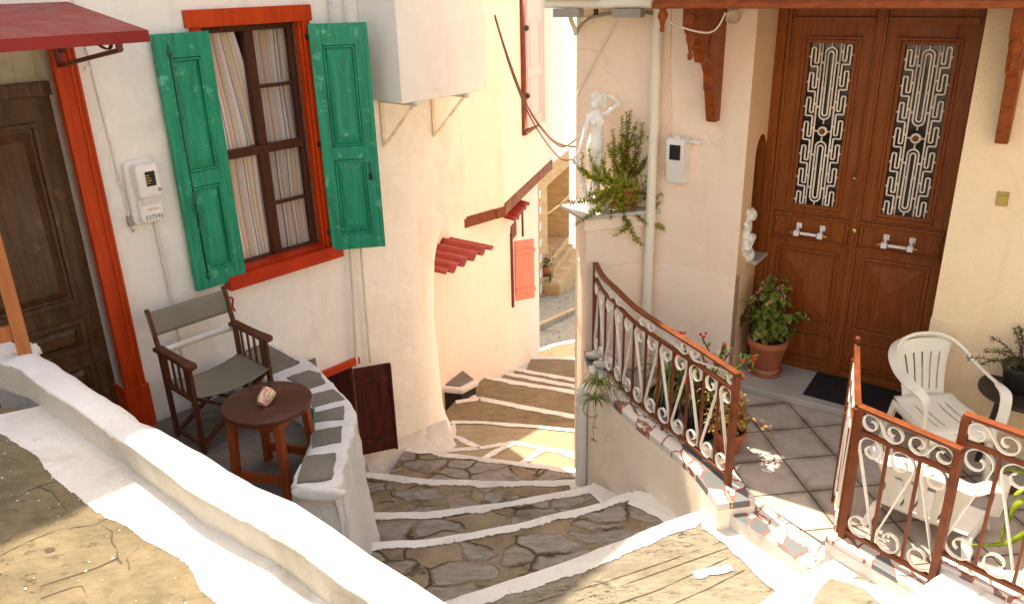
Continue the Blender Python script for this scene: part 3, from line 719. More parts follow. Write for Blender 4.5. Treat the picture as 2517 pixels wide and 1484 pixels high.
sp = [L.p(bs, .12 + .055 * cos(a) * (1 - a / 14), 2.70 + .055 * sin(a) * (1 - a / 14)) for a in [k * .35 for k in range(26)]]; b.sweep(sp, L.u, .02, .006)
b.sweep(cpath([L.p(bs, .30, 2.83), L.p(bs + .01, .50, 2.75), L.p(bs + .02, .68, 2.70), L.p(bs + .03, .72, 2.75), L.p(bs + .03, .66, 2.77)]), L.u, .018, .006)
obj('bracket', b, M['irond2'], aw)

# --- electricity meter with a hand written number
FONT = None
def text(s, h, fr, s0, z0, n, mat, parent, name='lettering', wid=None, slant=0):
    cu = bpy.data.curves.new(name, 'FONT'); cu.body = s; cu.size = h; cu.extrude = .0006; cu.shear = slant
    t = bpy.data.objects.new(name + '_tmp', cu); C.objects.link(t); bpy.context.view_layer.update()
    me = t.to_mesh(); xs = [v.co.x for v in me.vertices]; k = (wid / (max(xs) - min(xs))) if wid else 1
    b = MB(); b.add([fr.p(s0 + v.co.x * k, n + v.co.z, z0 + v.co.y) for v in me.vertices], [list(p.vertices) for p in me.polygons])
    t.to_mesh_clear(); C.objects.unlink(t); bpy.data.objects.remove(t)
    return obj(name, b, mat, parent)
def rbox(b, fr, s0, s1, n0, n1, z0, z1, r, ins=.02, m=0, seg=5):
    """rounded-corner housing: plan rounded in the wall plane, front edge chamfered"""
    def ring(n, i):
        out = []; rr = max(.004, r - i)
        for cx, cz_, a0 in ((s1 - r, z1 - r, 0), (s0 + r, z1 - r, 90), (s0 + r, z0 + r, 180), (s1 - r, z0 + r, 270)):
            for k in range(seg + 1): a = radians(a0 + 90 * k / seg); out.append(fr.p(cx + rr * cos(a), n, cz_ + rr * sin(a)))
        return out
    rings = [ring(n0, 0), ring(n1 - ins, 0), ring(n1 - ins * .3, ins * .3), ring(n1, ins)]; k = len(rings[0]); base = len(b.v)
    for q in rings: b.v += q
    for j in range(3):
        for i in range(k): b.f.append([base + j * k + i, base + j * k + (i + 1) % k, base + (j + 1) * k + (i + 1) % k, base + (j + 1) * k + i]); b.m.append(m)
    b.f.append([base + 3 * k + i for i in range(k)]); b.m.append(m)
mt = root('electricity_meter', 'white rounded electricity meter with handwritten number beside the green left shutter', 'meter', L.p(.235, 0, 1.56))
b = MB(); rbox(b, L, .135, .325, 0, .045, 1.57, 1.985, .04, .012); obj('back_box', b, M['meter'], mt, smooth=True, auto=50)
b = MB(); rbox(b, L, .165, .318, .03, .13, 1.75, 1.968, .028, .022); rbox(b, L, .165, .318, .03, .092, 1.585, 1.755, .028, .022)
P = [L.p(.185, .13, 1.79), L.p(.298, .13, 1.79), L.p(.298, .092, 1.70), L.p(.185, .092, 1.70)]
b.add(P + [p - L.n * .05 for p in P], [[0, 1, 2, 3], [0, 3, 7, 4], [1, 5, 6, 2]])
mc = obj('cover', b, M['meter'], mt, smooth=True, auto=40)
b = MB(); b.box(L, .218, .282, .1305, .134, 1.828, 1.922); mw = obj('window', b, M['glass_dark'], mt)
b = MB()
for k in range(4): b.box(L, .222, .222 + (.022, .035, .03, .02)[k], .1342, .1352, 1.846 + k * .016, 1.851 + k * .016)
obj('register', b, M['brass'], mw)
b = MB()
for x0, x1, y0, y1 in ((.212, .288, 1.922, 1.928), (.212, .288, 1.822, 1.828), (.212, .218, 1.828, 1.922), (.282, .288, 1.828, 1.922)): b.box(L, x0, x1, .13, .138, y0, y1)
obj('window_rim', b, M['meter'], mt)
b = MB(); b.lathe(L.p(.298, .128, 1.80), [(.011, 0), (.011, .014), (.006, .018)], 12, ax=L.n); obj('screw', b, M['plate'], mt); b = MB(); b.blob(L.p(.250, .118, 1.772), (.012, .008, .008)); obj('seal', b, M['plate'], mt)
text('537595', .040, L, .190, 1.607, .0925, M['ink'], mt, 'handwritten_number', wid=.112)
text('OITAU', .022, L, .215, 1.665, .0925, M['inkb'], mt, 'faded_lettering', wid=.07)
b = MB(); b.box(L, .105, .135, .005, .03, 1.575, 1.64); b.tube(cpath([L.p(.12, .02, 1.58), L.p(.118, .03, 1.54), L.p(.135, .03, 1.55)]), .004, 6); obj('earth_clamp', b, M['galv'], mt)

# --- pipes and cables on the wall
cable('wall_cable', [L.p(.045, .012, 3.3), L.p(.055, .012, 2.9), L.p(.075, .014, 2.6), L.p(.085, .012, 2.35), L.p(.10, .014, 2.05), L.p(.105, .014, 1.9), L.p(.118, .022, 1.75), L.p(.115, .02, 1.6)], .006, M['white2'], 'thin whitewashed cable running down the wall to the electricity meter')
for s, z in ((.062, 2.55), (.10, 2.02), (.108, 1.86)): b = MB(); b.box(L, s - .016, s + .016, .002, .016, z, z + .02); obj('cable_clip', b, M['meter'], bpy.data.objects['wall_cable'])
cable('meter_conduit', [L.p(.275, .02, 1.57), L.p(.278, .02, 1.45), L.p(.285, .02, 1.2), L.p(.285, .02, .9), L.p(.29, .02, PZ)], .012, M['white2'], 'whitewashed conduit dropping from the electricity meter behind the canvas chair', 'conduit')
cable('wall_pipe', [L.p(1.845, .03, 3.6), L.p(1.825, .03, 2.4), L.p(1.79, .03, 1.0), L.p(1.74, .03, .06), L.p(1.735, .03, -.02)], .014, M['white2'], 'whitewashed pipe passing behind the open right green shutter', 'pipe')
cable('wall_pipe', [L.p(1.985, .03, 3.6), L.p(1.955, .03, 2.4), L.p(1.90, .03, 1.0), L.p(1.885, .03, .3), L.p(1.88, .03, -.06)], .011, M['white2'], 'thin whitewashed pipe ending above the small dark hatch door', 'pipe')

# --- boxed-in cabinet on brackets
cb = root('wall_cabinet', 'large white boxed cabinet high on the cream wall resting on two brackets', 'cabinet', L.p(2.7, .2, 2.1))
b = MB(); b.box(L, 2.10, 3.04, .004, .44, 2.135, 3.9); obj('cabinet_body', b, M['box'], cb, bevel=.006)
b = MB(); b.tube([L.p(2.02, .04, 2.17), L.p(2.1, .04, 2.17)], .028, 10); b.tube([L.p(1.99, .04, 2.17), L.p(2.02, .04, 2.17)], .022, 10); obj('pipe_stub', b, M['pvcw'], cb, smooth=True)
for s in (2.235, 2.79):
    b = MB(); b.box(L, s, s + .035, .002, .012, 1.74, 2.13)
    b.bar(L.p(s + .018, .40, 2.115), L.p(s + .018, .02, 1.76), .034, .006, L.u.cross(V((0, 0, 1))))
    b.box(L, s, s + .006, .012, .42, 2.10, 2.132); b.box(L, s, s + .035, .38, .43, 2.10, 2.175) if False else None
    a0, a1 = L.p(s + .018, .40, 2.115), L.p(s + .018, .02, 1.76); dd = (a1 - a0).normalized(); nn_ = dd.cross(L.u).normalized()
    k = obj('bracket', b, M['bracket'], cb)
    h = MB()
    for t in (.10, .36, .40, .44, .48, .70, .75, .86):
        for sg in (-1, 1): h.disc(a0.lerp(a1, t) + nn_ * sg * .0045, nn_, .006, seg=8)
    obj('bolt_hole', h, M['darkhole'], k)
    h = MB(); h.blob(L.p(s + .018, .415, 2.118), (.03, .03, .022), jit=.4, seed=s); obj('mortar_lump', h, M['white2'], k, smooth=True)
# ------------------------------------------------------------------ ground, steps, paving
b = MB(); b.poly([V((-250, -250, -8)), V((250, -250, -8)), V((250, 250, -8)), V((-250, 250, -8))]); struct('ground', b, M['street'])


def dense(pts, step=.06):
    out = []
    for a, c in zip(pts, pts[1:]):
        n = max(1, int((c - a).length / step))
        out += [a.lerp(c, i / n) for i in range(n)]
    return out + [pts[-1]]
def jit(p, amp, sc=9., seed=0): return V((noise.noise(V((p.x * sc + seed, p.y * sc, seed))), noise.noise(V((p.x * sc, p.y * sc + 17, seed + 5))), 0)) * amp
def strip(b, pts, w0, w1, z, m=1, amp=.012, seed=0, amp0=None):
    """ragged painted band: from w0 to w1 to the left of the line"""
    pts = dense([V((p.x, p.y, z)) for p in pts], .014); A, B = [], []
    for i, p in enumerate(pts):
        t = (pts[min(i + 1, len(pts) - 1)] - pts[max(i - 1, 0)]).normalized(); nn = V((-t.y, t.x, 0))
        A.append(p + nn * w0 + jit(p, amp if amp0 is None else amp0, 14, seed)); B.append(p + nn * (w1 + noise.noise(p * 6 + V((seed, 0, 0))) * amp * 1.6) + jit(p, amp, 40, seed + 9))
    n = len(A); b.add(A + B, [[i, i + 1, n + i + 1, n + i] for i in range(n - 1)], m)
def patch(b, pts, z, m=1, amp=.012, seed=0):
    ps = dense([V((p.x, p.y, z)) for p in pts] + [V((pts[0].x, pts[0].y, z))], .014)[:-1]
    b.poly([p + jit(p, amp, 12, seed) + jit(p, amp * .6, 60, seed + 2) for p in ps], m)


NOSE = {  # survey points of each nosing, with the level of its tread
    'a': (-1.08, [(1000, 1100), (1069, 1110), (1258, 1134), (1416, 1153), (1440, 1155)]),
    'b': (-.85, [(900, 1162), (949, 1166), (1050, 1178), (1258, 1184), (1408, 1179), (1440, 1175)]),
    'c': (-.60, [(890, 1262), (930, 1262), (1054, 1259), (1258, 1233), (1403, 1205), (1450, 1192)]),
    'd': (-.345, [(880, 1338), (939, 1334), (1079, 1324), (1258, 1292), (1478, 1238), (1550, 1212)]),
    'e': (-.09, [(960, 1530), (1100, 1480), (1258, 1427), (1473, 1352), (1638, 1284), (1737, 1250), (1790, 1228)]),
    'f': (.11, [(1700, 1590), (1873, 1482), (1940, 1440), (2018, 1392), (2050, 1375)]),
    'g': (.33, [(2060, 1560), (2230, 1470), (2300, 1420), (2345, 1392)]),
}
order = 'abcdefg'
nose = {k: dense([onz(x, y, z) for x, y in pts], .08) for k, (z, pts) in NOSE.items()}
SIDE = {
    'b': [(1403, 1186), (1404, 1206), (1445, 1192), (1430, 1170)],
    'c': [(1446, 1209), (1481, 1240), (1545, 1252), (1512, 1214), (1458, 1186)],
    'd': [(1543, 1238), (1590, 1260), (1640, 1287), (1720, 1290), (1640, 1225), (1560, 1205)],
    'e': [(1728, 1300), (1780, 1338), (1887, 1440), (1960, 1500), (2080, 1480), (2000, 1395), (1764, 1238), (1720, 1250)],
}
for i, k in enumerate(order):
    z = NOSE[k][0]; ns = [p + jit(p, .014, 5, i) for p in nose[k]]
    if k in 'abcd':
        back = [p + V((0, -.18, 0)) for p in reversed(nose[order[i + 1]])]
    elif k == 'e': back = [V((2.6, 2.7, z)), V((2.6, .6, z)), V((.1, .6, z))]
    elif k == 'f': back = [V((2.8, 3.0, z)), V((3.0, .8, z)), V((1.0, .8, z))]
    else: back = [V((3.4, 2.95, z)), V((3.6, .5, z)), V((2.0, .5, z))]
    pts = [V((p.x, p.y, z)) for p in ns] + [V((p.x, p.y, z)) for p in back]
    bb = MB(); h = .5 + .01 * i
    n = len(pts)
    low = [p - V((0, 0, h)) for p in pts]
    bb.add(pts + low, [list(range(n))], 0)
    bb.add(pts + low, [[j, (j + 1) % n, n + (j + 1) % n, n + j] for j in range(n)], 1)
    wid = {'a': .07, 'b': .085, 'c': .085, 'd': .075, 'e': .12, 'f': .16, 'g': .2}[k]
    strip(bb, ns, .006, -wid * .88, z + .005, amp=.018, seed=i * 3, amp0=.004)
    if k in SIDE: patch(bb, [onz(x, y, z) for x, y in SIDE[k]], z + .007, seed=i)
    if k == 'e':   # dashes of old paint on the slab
        for q in ([(1700, 1408), (1790, 1388), (1805, 1402), (1712, 1424)],): patch(bb, [onz(x, y, z) for x, y in q], z + .006, amp=.016, seed=4)
    mm = {'e': M['sunstone'], 'f': M['sunstone'], 'g': M['paint']}.get(k, M['stepstone'])
    if k == 'e':
        for q in ([(1290, 1487), (1333, 1474), (1474, 1434), (1640, 1378), (1790, 1325)], [(1380, 1490), (1422, 1476), (1620, 1405), (1700, 1376), (1790, 1345)], [(1520, 1482), (1620, 1448), (1790, 1370)], [(1640, 1490), (1740, 1446), (1830, 1400)]): strip(bb, [onz(x, y, z) for x, y in q], .001, -.003, z + .003, m=2, amp=.003, seed=int(q[0][0]))
    struct('stone_step', bb, [mm, M['paint'], M['crack']])
    if k == 'f':
        fb = MB(); patch(fb, [onz(x, y, .11) for x, y in [(2000, 1470), (2043, 1421), (2098, 1439), (2190, 1500), (1990, 1520)]], .121, 0, .02)
        struct('step_slab', fb, M['sunstone'])
        fb = MB(); patch(fb, [onz(x, y, .11) for x, y in [(1800, 1560), (1900, 1478), (2013, 1400), (2160, 1440), (2260, 1490), (2300, 1600)]], .117, 0, .006)
        struct('step_paint', fb, M['paint'])

# landing with its painted lines
zl = -1.27
b = MB(); P = [onz(x, y, zl) for x, y in [(960, 1125), (1118, 1036), (1258, 1046), (1409, 1058), (1470, 1065), (1450, 1190), (1250, 1190)]]
b.prism([p - V((0, 0, .4)) for p in P], (0, 0, .4))
def cz(x, y): return 1044.7 + x * .4555, 491.6 + y * .4555
def cp(x, y, z): return onz(*cz(x, y), z)
for i, ln in enumerate([[(150, 1272), (300, 1338), (50, 1358)], [(300, 1338), (480, 1308), (640, 1342), (830, 1372)], [(480, 1308), (290, 1410)], [(640, 1345), (510, 1430)], [(715, 1345), (830, 1410)], [(140, 1200), (320, 1205), (560, 1222), (830, 1248)]]):
    strip(b, [cp(x, y, zl) for x, y in ln], .03, -.03, zl + .005 + .001 * i, amp=.012, seed=i)
patch(b, [onz(x, y, zl) for x, y in [(1000, 1120), (1090, 1066), (1120, 1035), (1122, 1075), (1105, 1090), (1040, 1125)]], zl + .012)
struct('landing_pavement', b, [M['landing'], M['paint']])

# the alley goes on down
def slope_z(y): return -1.27 - .28 * (y - 6.9)
AL = [(-1.50, [(1120, 985), (1181, 976), (1300, 999), (1412, 1020), (1460, 1030)]), (-1.75, [(1165, 915), (1263, 936), (1418, 961), (1460, 968)]), (-1.95, [(1200, 908), (1286, 922), (1418, 947), (1460, 955)]),
      (-2.10, [(1250, 900), (1303, 911), (1418, 931), (1460, 940)]), (-2.42, [(1290, 876), (1331, 876), (1418, 879), (1460, 880)]), (-2.80, [(1290, 868), (1327, 857), (1360, 845), (1418, 834), (1460, 826)])]
for i, (z, pts) in enumerate(AL):
    ns = dense([onz(x, y, z) for x, y in pts], .08); ns = [p + jit(p, .01, 5, i + 20) for p in ns]
    prev = [onz(x, y, z) for x, y in [(1040, 1060), (1500, 1075)]] if i == 0 else [V((p.x, p.y - .25, z)) for p in (lastn[0], lastn[-1])]
    pts3 = [V((p.x, p.y, z)) for p in ns] + [V((prev[1].x, prev[1].y - .1, z)), V((prev[0].x, prev[0].y - .1, z))]
    n = len(pts3); bb = MB(); low = [p - V((0, 0, .6)) for p in pts3]
    bb.add(pts3 + low, [list(range(n))], 0); bb.add(pts3 + low, [[j, (j + 1) % n, n + (j + 1) % n, n + j] for j in range(n)], 1)
    strip(bb, ns, .006, -.085, z + .005, amp=.014, seed=i * 5 + 2, amp0=.004)
    struct('alley_step', bb, [M['alleystone'], M['paint']]); lastn = ns
ey, ez = 12.2, -3.0
b = MB(); b.poly([V((-4, ey, ez)), V((5, ey, ez)), V((9, 30, ez - .25 * (30 - ey))), V((-6, 30, ez - .25 * (30 - ey)))]); struct('street', b, M['street'])
def onslope(x, y, dz=0.):
    n = V((0, .25, 1)).normalized(); return onp(x, y, V((0, ey, ez + dz)), n)
b = MB(); P = [onslope(x, y, .12) for x, y in [(1300, 812), (1328, 800), (1416, 760), (1480, 728), (1480, 640), (1300, 700)]]
b.prism([p - V((0, 0, .2)) for p in P], (0, 0, .2)); strip(b, [P[1], P[2]], 0, -.16, P[1].z, amp=.004) if False else None
struct('pavement', b, [M['street'], M['clad']])
b = MB(); b.sweep([onslope(1300, 815, .06), onslope(1328, 803, .06), onslope(1416, 763, .06), onslope(1480, 733, .06)], (0, 0, 1), .16, .1)
struct('kerb', b, M['clad'])

# patio behind the parapet, and the path the camera stands on
PZ = .18
b = MB(); P = [L.p(-3.2, .02, PZ), L.p(1.35, .02, PZ), V((-1.25, 4.75, PZ)), V((-1.1, 4.0, PZ)), V((-.75, 2.1, PZ)), V((-4.5, 1.5, PZ))]
b.prism([p - V((0, 0, 1.6)) for p in P], (0, 0, 1.6)); struct('patio', b, M['patio'])
TZ = 1.30
PAR_OUT = [(-60, 790), (0, 822), (105, 872), (175, 917), (240, 962), (320, 1007), (340, 1030), (380, 1042), (500, 1115), (720, 1250), (920, 1365), (1110, 1484), (1250, 1570)]
PAR_IN = [(-60, 860), (0, 889), (50, 902), (95, 942), (190, 1007), (275, 1066), (350, 1114), (470, 1209), (629, 1289), (800, 1405), (920, 1484), (1060, 1570)]
PFOOT = [(-60, 1060), (0, 1095), (205, 1150), (300, 1195), (380, 1250), (560, 1335), (650, 1405), (740, 1484), (860, 1570)]
foot = [onz(x, y, TZ) + V((.15, .19, 0)) for x, y in PFOOT]
b = MB(); P = [V((p.x, p.y, TZ)) for p in foot] + [V((.2, -4.3, TZ)), V((-5, -4.3, TZ)), V((-5, 3.4, TZ))]
b.prism([p - V((0, 0, .5)) for p in P], (0, 0, .5))
edge = [onz(x, y, TZ) for x, y in [(-40, 1030), (0, 1052), (90, 1130), (180, 1212), (280, 1280), (380, 1340), (440, 1390), (500, 1440), (560, 1490), (640, 1570)]]
pe = dense(edge, .012); pf = [p for p in foot]
poly = [p + jit(p, .034, 4) + jit(p, .006, 21, 3) + jit(p, .006, 90, 3) for p in pe] + [V((p.x + .02, p.y + .02, TZ)) for p in reversed(pf)]
b.poly([V((p.x, p.y, TZ + .0022)) for p in poly], 1)
cr = [[(0, 1365), (70, 1330), (150, 1300), (235, 1290), (245, 1283), (290, 1262)], [(90, 1195), (130, 1210), (150, 1240), (165, 1255)], [(245, 1290), (275, 1305), (275, 1330), (288, 1352), (290, 1372), (300, 1385)], [(290, 1372), (240, 1395), (150, 1425), (100, 1440)], [(340, 1345), (310, 1370), (318, 1400)], [(100, 1470), (170, 1445), (200, 1440), (215, 1470)], [(20, 1230), (60, 1212), (95, 1195), (150, 1180)]]
for i, q in enumerate(cr): strip(b, [onz(x, y, TZ) for x, y in q], .0022, -.0016, TZ + .0015, m=2, amp=.0035, seed=i)
for (x, y, r) in ((122, 1352, .017),): c_ = onz(x, y, TZ); b.poly([V((c_.x + r * cos(a) * 1.1, c_.y + r * .8 * sin(a), TZ + .0015)) + jit(V((a, r, 0)), .012, 3) for a in [k * pi / 5 for k in range(10)]], 2)
struct('path', b, [M['pavestone'], M['paint'], M['crack']])
rnd = random.Random(5); b = MB()
for i in range(90):   # drips of whitewash on the stone
    t = rnd.random(); p = edge[0].lerp(edge[-1], t) + V((-.4, -.5, 0)) * rnd.random() ** 1.5; r = rnd.choice((.0015, .002, .003, .0045))
    b.add([V((p.x + cos(k * 1.05 + i) * r * rnd.uniform(.6, 1.3), p.y + sin(k * 1.05 + i) * r * rnd.uniform(.6, 1.3), TZ + .003)) for k in range(6)], [list(range(6))])
o = struct('paint_drips', b, M['paint'])

# low white parapet between path and patio
def parapet():
    def rs(pts, z, n=60):
        pa = Path([onz(x, y, z) for x, y in pts]); return [pa.at(pa.len * i / n)[0] for i in range(n + 1)]
    zt = 1.45; o_, i_ = rs(PAR_OUT, zt), rs(PAR_IN, zt); f_ = rs(PFOOT, TZ)
    b = MB(); nn = 60; prof = 22
    def fn(u, v):
        i = min(nn, int(round(v * nn))); O, I, Fo = o_[i], i_[i], f_[i]
        k = u * prof
        side = (O - I).normalized()
        if k <= 5: q = V((O.x, O.y, -.2)).lerp(V((O.x, O.y, zt - .05)), k / 5) + side * .02
        elif k <= 8: t = (k - 5) / 3 * pi / 2; q = V((O.x, O.y, zt - .05)) + side * (.02 - .05 * (1 - cos(t))) + V((0, 0, .05 * sin(t)))
        elif k <= 14: t = (k - 8) / 6; q = O.lerp(I, .05 + .9 * t); q.z = zt + .012 * sin(pi * t)
        elif k <= 17: t = (k - 14) / 3 * pi / 2; q = V((I.x, I.y, zt - .014)) - side * (-.014 + .014 * sin(t)) + V((0, 0, .014 * cos(t)))
        else: t = (k - 17) / 5; q = V((I.x, I.y, zt - .014)).lerp(V((I.x, I.y, TZ - .02)), t) + side * (.035 * t * (1.3 - .6 * t))
        q += V((noise.noise(q * 7), noise.noise(q * 7 + V((9, 9, 9))), noise.noise(q * 5 + V((3, 1, 8))))) * .010
        q += V((0, 0, 1)) * noise.noise(q * 22) * .005 + (I - O).normalized() * noise.noise(q * 25) * .003
        return q
    b.grid(prof, nn, fn)
    for j in range(nn):
        for k in range(prof):
            if k >= 16 + (noise.noise(V((j * .9, 3, 0))) > .25): b.m[j * prof + k] = 1
    pb = onz(66, 858, zt + .01); b.blob(pb + V((0, 0, -.015)), (.055, .055, .045), 12, 8, jit=.3, seed=2)
    o = obj('parapet_wall', b, [M['white2'], M['bare']], smooth=True); tagp(o, 'low lumpy whitewashed parapet wall running along the ochre path in front', 'wall')
parapet()
# ------------------------------------------------------------------ peach house with the double door
ph = root('peach_house', 'peach and yellow plastered house with tall brown double door on the right', 'house', D.p(-.2, .5, 0))
RS = .19                        # plane of the left reveal
R = Fr(D.p(RS, 0, 0), D.n, -D.u)
HT = 5.2
b = MB()
for z0, z1 in ((.906, HT),): b.poly([S.p(RS, 0, z0), S.p(1.556, 0, z0), S.p(1.556, 0, z1), S.p(RS, 0, z1)])
b.poly([S.p(1.556, 0, -4.5), S.p(1.556, -5, -4.5), S.p(1.556, -5, HT), S.p(1.556, 0, HT)])
obj('wall', b, M['peach'], ph)
b = MB(); b.box(S, RS, 1.552, -.1, .006, -4.5, .900); b.box(S, RS + .001, 1.55, -.1, .001, .900, .906); obj('wall', b, M['dado'], ph, bevel=.004)
# reveal with the arched niche
b = MB(); nz0, nz1, ny0, ny1 = .975, 1.90, .045, .285
arch = [(ny1, nz0)] + [(lerp(ny0, ny1, .5) + (ny1 - ny0) / 2 * cos(a), nz1 - .16 + .16 * sin(a)) for a in [pi * k / 14 for k in range(15)]] + [(ny0, nz0)]
def rp(q, d=0): return R.p(q[0], d, q[1])
b.poly([rp(q) for q in [(0, 0), (.5, 0), (.5, nz0), (0, nz0)]])
b.poly([rp(q) for q in [(ny1, nz0), (.5, nz0), (.5, HT), (lerp(ny0, ny1, .5), HT)] + arch[8:0:-1]])
b.poly([rp(q) for q in [(0, nz0), (ny0, nz0)] + arch[-2:7:-1] + [(lerp(ny0, ny1, .5), HT), (0, HT)]])
obj('reveal', b, M['reveal'], ph)
b = MB()
for q, w_ in zip(arch, arch[1:] + arch[:1]): b.poly([rp(q), rp(w_), rp(w_, -.2), rp(q, -.2)])
b.poly([rp(q, -.2) for q in arch]); obj('niche', b, M['door'], ph)
b = MB(); b.box(R, .02, .30, -.19, .085, .945, .972); obj('niche_shelf', b, M['marble'], ph, bevel=.004)
b = MB(); b.box(S, -7, -1.135, -.5, 0, .86, HT); obj('wall', b, M['yellow'], ph)
b = MB(); b.box(S, -7, -1.131, -.5, .006, -1, .857); b.box(S, -7, -1.133, -.4, .001, .857, .860); obj('wall', b, M['yellow'], ph)
b = MB(); b.box(S, -1.134, RS - .001, -.12, -.002, 3.10, HT - .002); obj('lintel', b, M['peach'], ph)
b = MB(); b.box(D, -1.30, -1.20, .22, .36, .94, .965); b.lathe(D.p(-1.20, .3, .965), [(.05, 0), (.055, .03), (.04, .05), (.02, .10), (.03, .2)], 12); 
b = MB(); b.box(S, -7, 1.7, -5, .0, HT, HT + .12); obj('roof', b, M['peach'], ph)
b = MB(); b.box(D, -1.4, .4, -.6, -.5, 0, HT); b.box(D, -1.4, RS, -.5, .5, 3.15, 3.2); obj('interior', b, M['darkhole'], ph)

# --- double door
b = MB(); b.box(D, .122, RS - .001, -.06, .055, .056, 3.1); b.box(D, -1.19, -1.112, -.06, .055, .056, 3.1); b.box(D, -1.112, .122, -.06, .03, .056, .10)
b.box(D, .095, .122, -.03, .042, .10, 3.1); b.box(D, -1.112, -1.087, -.03, .042, .10, 3.1)
dfm = obj('door_frame', b, M['door'], ph, bevel=.006)
def ring(b, fr, s0, s1, z0, z1, w, n0, n1):
    b.box(fr, s0, s1, n0, n1, z0, z0 + w); b.box(fr, s0, s1, n0, n1, z1 - w, z1); b.box(fr, s0, s0 + w, n0, n1 - .0015, z0 + w, z1 - w); b.box(fr, s1 - w, s1, n0, n1 - .0015, z0 + w, z1 - w)
def pyramid(b, fr, s0, s1, z0, z1, n, h, flat=.0):
    e = (s1 - s0) / 2; sm = (s0 + s1) / 2
    A = [fr.p(s0, n, z0), fr.p(s1, n, z0), fr.p(s1, n, z1), fr.p(s0, n, z1)]; T = [fr.p(sm, n + h, z0 + e * 1.1), fr.p(sm, n + h, z1 - e * 1.1)]
    b.add(A + T, [[0, 1, 4], [1, 2, 5, 4], [2, 3, 5], [3, 0, 4, 5]])
for c in (-.19, -.803):
    b = MB(); hw_ = .303; x0, x1 = c - hw_, c + hw_; gx0, gx1, gz0, gz1 = c - .147, c + .147, 1.383, 2.527
    b.box(D, x0, gx0, -.02, .02, .10, 3.1); b.box(D, gx1, x1, -.02, .02, .10, 3.1); b.box(D, gx0, gx1, -.02, .0195, .10, gz0); b.box(D, gx0, gx1, -.02, .0195, gz1, 3.1)
    lf = obj('door_leaf', b, M['door'], ph, bevel=.003)
    b = MB()
    ring(b, D, gx0 - .045, gx1 + .045, gz0 - .045, gz1 + .045, .018, .02, .036); ring(b, D, gx0 - .024, gx1 + .024, gz0 - .024, gz1 + .024, .024, .0195, .030)
    b.box(D, x0 + .035, x1 - .035, .0195, .045, 2.655, 2.70); b.box(D, x0 + .05, x1 - .05, .0195, .03, 2.70, 3.0)
    b.box(D, x0 + .03, x1 - .03, .0195, .030, 1.275, 1.318); b.box(D, x0 + .022, x1 - .022, .0195, .048, 1.290, 1.308); b.box(D, x0 + .03, x1 - .03, .0195, .036, 1.095, 1.125); b.box(D, x0 + .022, x1 - .022, .0195, .050, 1.105, 1.116)
    for sx in (x0 + .045, x1 - .045): b.lathe(D.p(sx, .018, 1.125), [(.012, 0), (.02, .03), (.012, .07), (.022, .12), (.012, .15)], 10)
    ring(b, D, x0 + .075, x1 - .075, .46, 1.045, .022, .0195, .036); ring(b, D, x0 + .105, x1 - .105, .49, 1.015, .012, .0195, .027)
    pyramid(b, D, x0 + .125, x1 - .125, .51, .995, .020, .030)
    b.box(D, x0 + .06, x1 - .06, .0195, .034, .375, .395); b.box(D, x0 + .075, x1 - .075, .0195, .030, .17, .36); b.box(D, x0 + .06, x1 - .06, .0195, .036, .14, .165)
    for sx in (x0 + .075, x1 - .075): b.lathe(D.p(sx, .016, .16), [(.010, 0), (.022, .05), (.026, .1), (.012, .16), (.020, .2)], 10)
    obj('moulding', b, M['door'], lf, bevel=.004, bseg=2)
    b = MB(); b.box(D, gx0, gx1, -.012, -.006, gz0, gz1); obj('pane', b, M['glass_dark'], lf)
    # ironwork: twin long loops, a rosette and a meander down each side
    b = MB(); nf = .012; r_ = .0066
    def pt(x, y): return D.p(c + x, nf, gz1 - y)
    def rod(pts): b.tube([pt(x, y) for x, y in pts], r_, 6)
    H = gz1 - gz0; mid = H * .527
    for y0, y1 in ((.028, mid - .085), (mid + .075, H - .028)):
        for k, o_ in ((.036, 0), (.017, .026)):
            a0, a1 = y0 + o_, y1 - o_; q = [(k * cos(a), a0 + k - k * sin(a)) for a in [pi * i / 10 for i in range(11)]] + [(k * -cos(a), a1 - k + k * sin(a)) for a in [pi * i / 10 for i in range(11)]]
            rod(q + [q[0]])
    for sgn in (-1, 1):
        rod([(sgn * .061, 0), (sgn * .061, H)])
        P_ = H / 6.72; o_, m_, i_ = .131, .104, .080; ph0 = .012 + (.02 if sgn > 0 else 0); q = []
        for k in range(7):
            t0 = ph0 + k * P_
            if k == 0: q += [(i_, 0), (i_, t0 + .60 * P_), (m_, t0 + .60 * P_), (m_, t0), (o_, t0)]
            else: q += [(i_, t0 + .60 * P_), (m_, t0 + .60 * P_), (m_, t0), (o_, t0)]
            if k < 6: q += [(o_, t0 + .74 * P_), (i_, t0 + .74 * P_)]
            else: q += [(o_, H)]
        q = [(sgn * x, min(y, H)) for x, y in q]
        rr = []
        for j, p in enumerate(q):      # round the bends
            if 0 < j < len(q) - 1:
                a, n_ = V(q[j - 1] + (0,)), V(q[j + 1] + (0,)); pv = V(p + (0,)); f = .007
                u1, u2 = (a - pv).normalized() * min(f, (a - pv).length / 2), (n_ - pv).normalized() * min(f, (n_ - pv).length / 2)
                for t_ in (0, .5, 1): w_ = (pv + u1) * (1 - t_) ** 2 + pv * 2 * t_ * (1 - t_) + (pv + u2) * t_ ** 2; rr.append((w_.x, w_.y))
            else: rr.append(p)
        rod(rr)
        for k in range(7):
            t0 = ph0 + k * P_ + .36 * P_
            for x in (.140, .070): b.blob(pt(sgn * x, min(t0 + (0 if x > .1 else -.02), H - .02)), (.008, .007, .008), 8, 5)
        for y in (.13, mid - .17, mid + .17, H - .13): b.blob(pt(sgn * .049, y), (.008, .007, .008), 8, 5)
        for y in (mid * .5, (mid + H) / 2): b.blob(pt(sgn * .026, y), (.007, .006, .006), 8, 5)
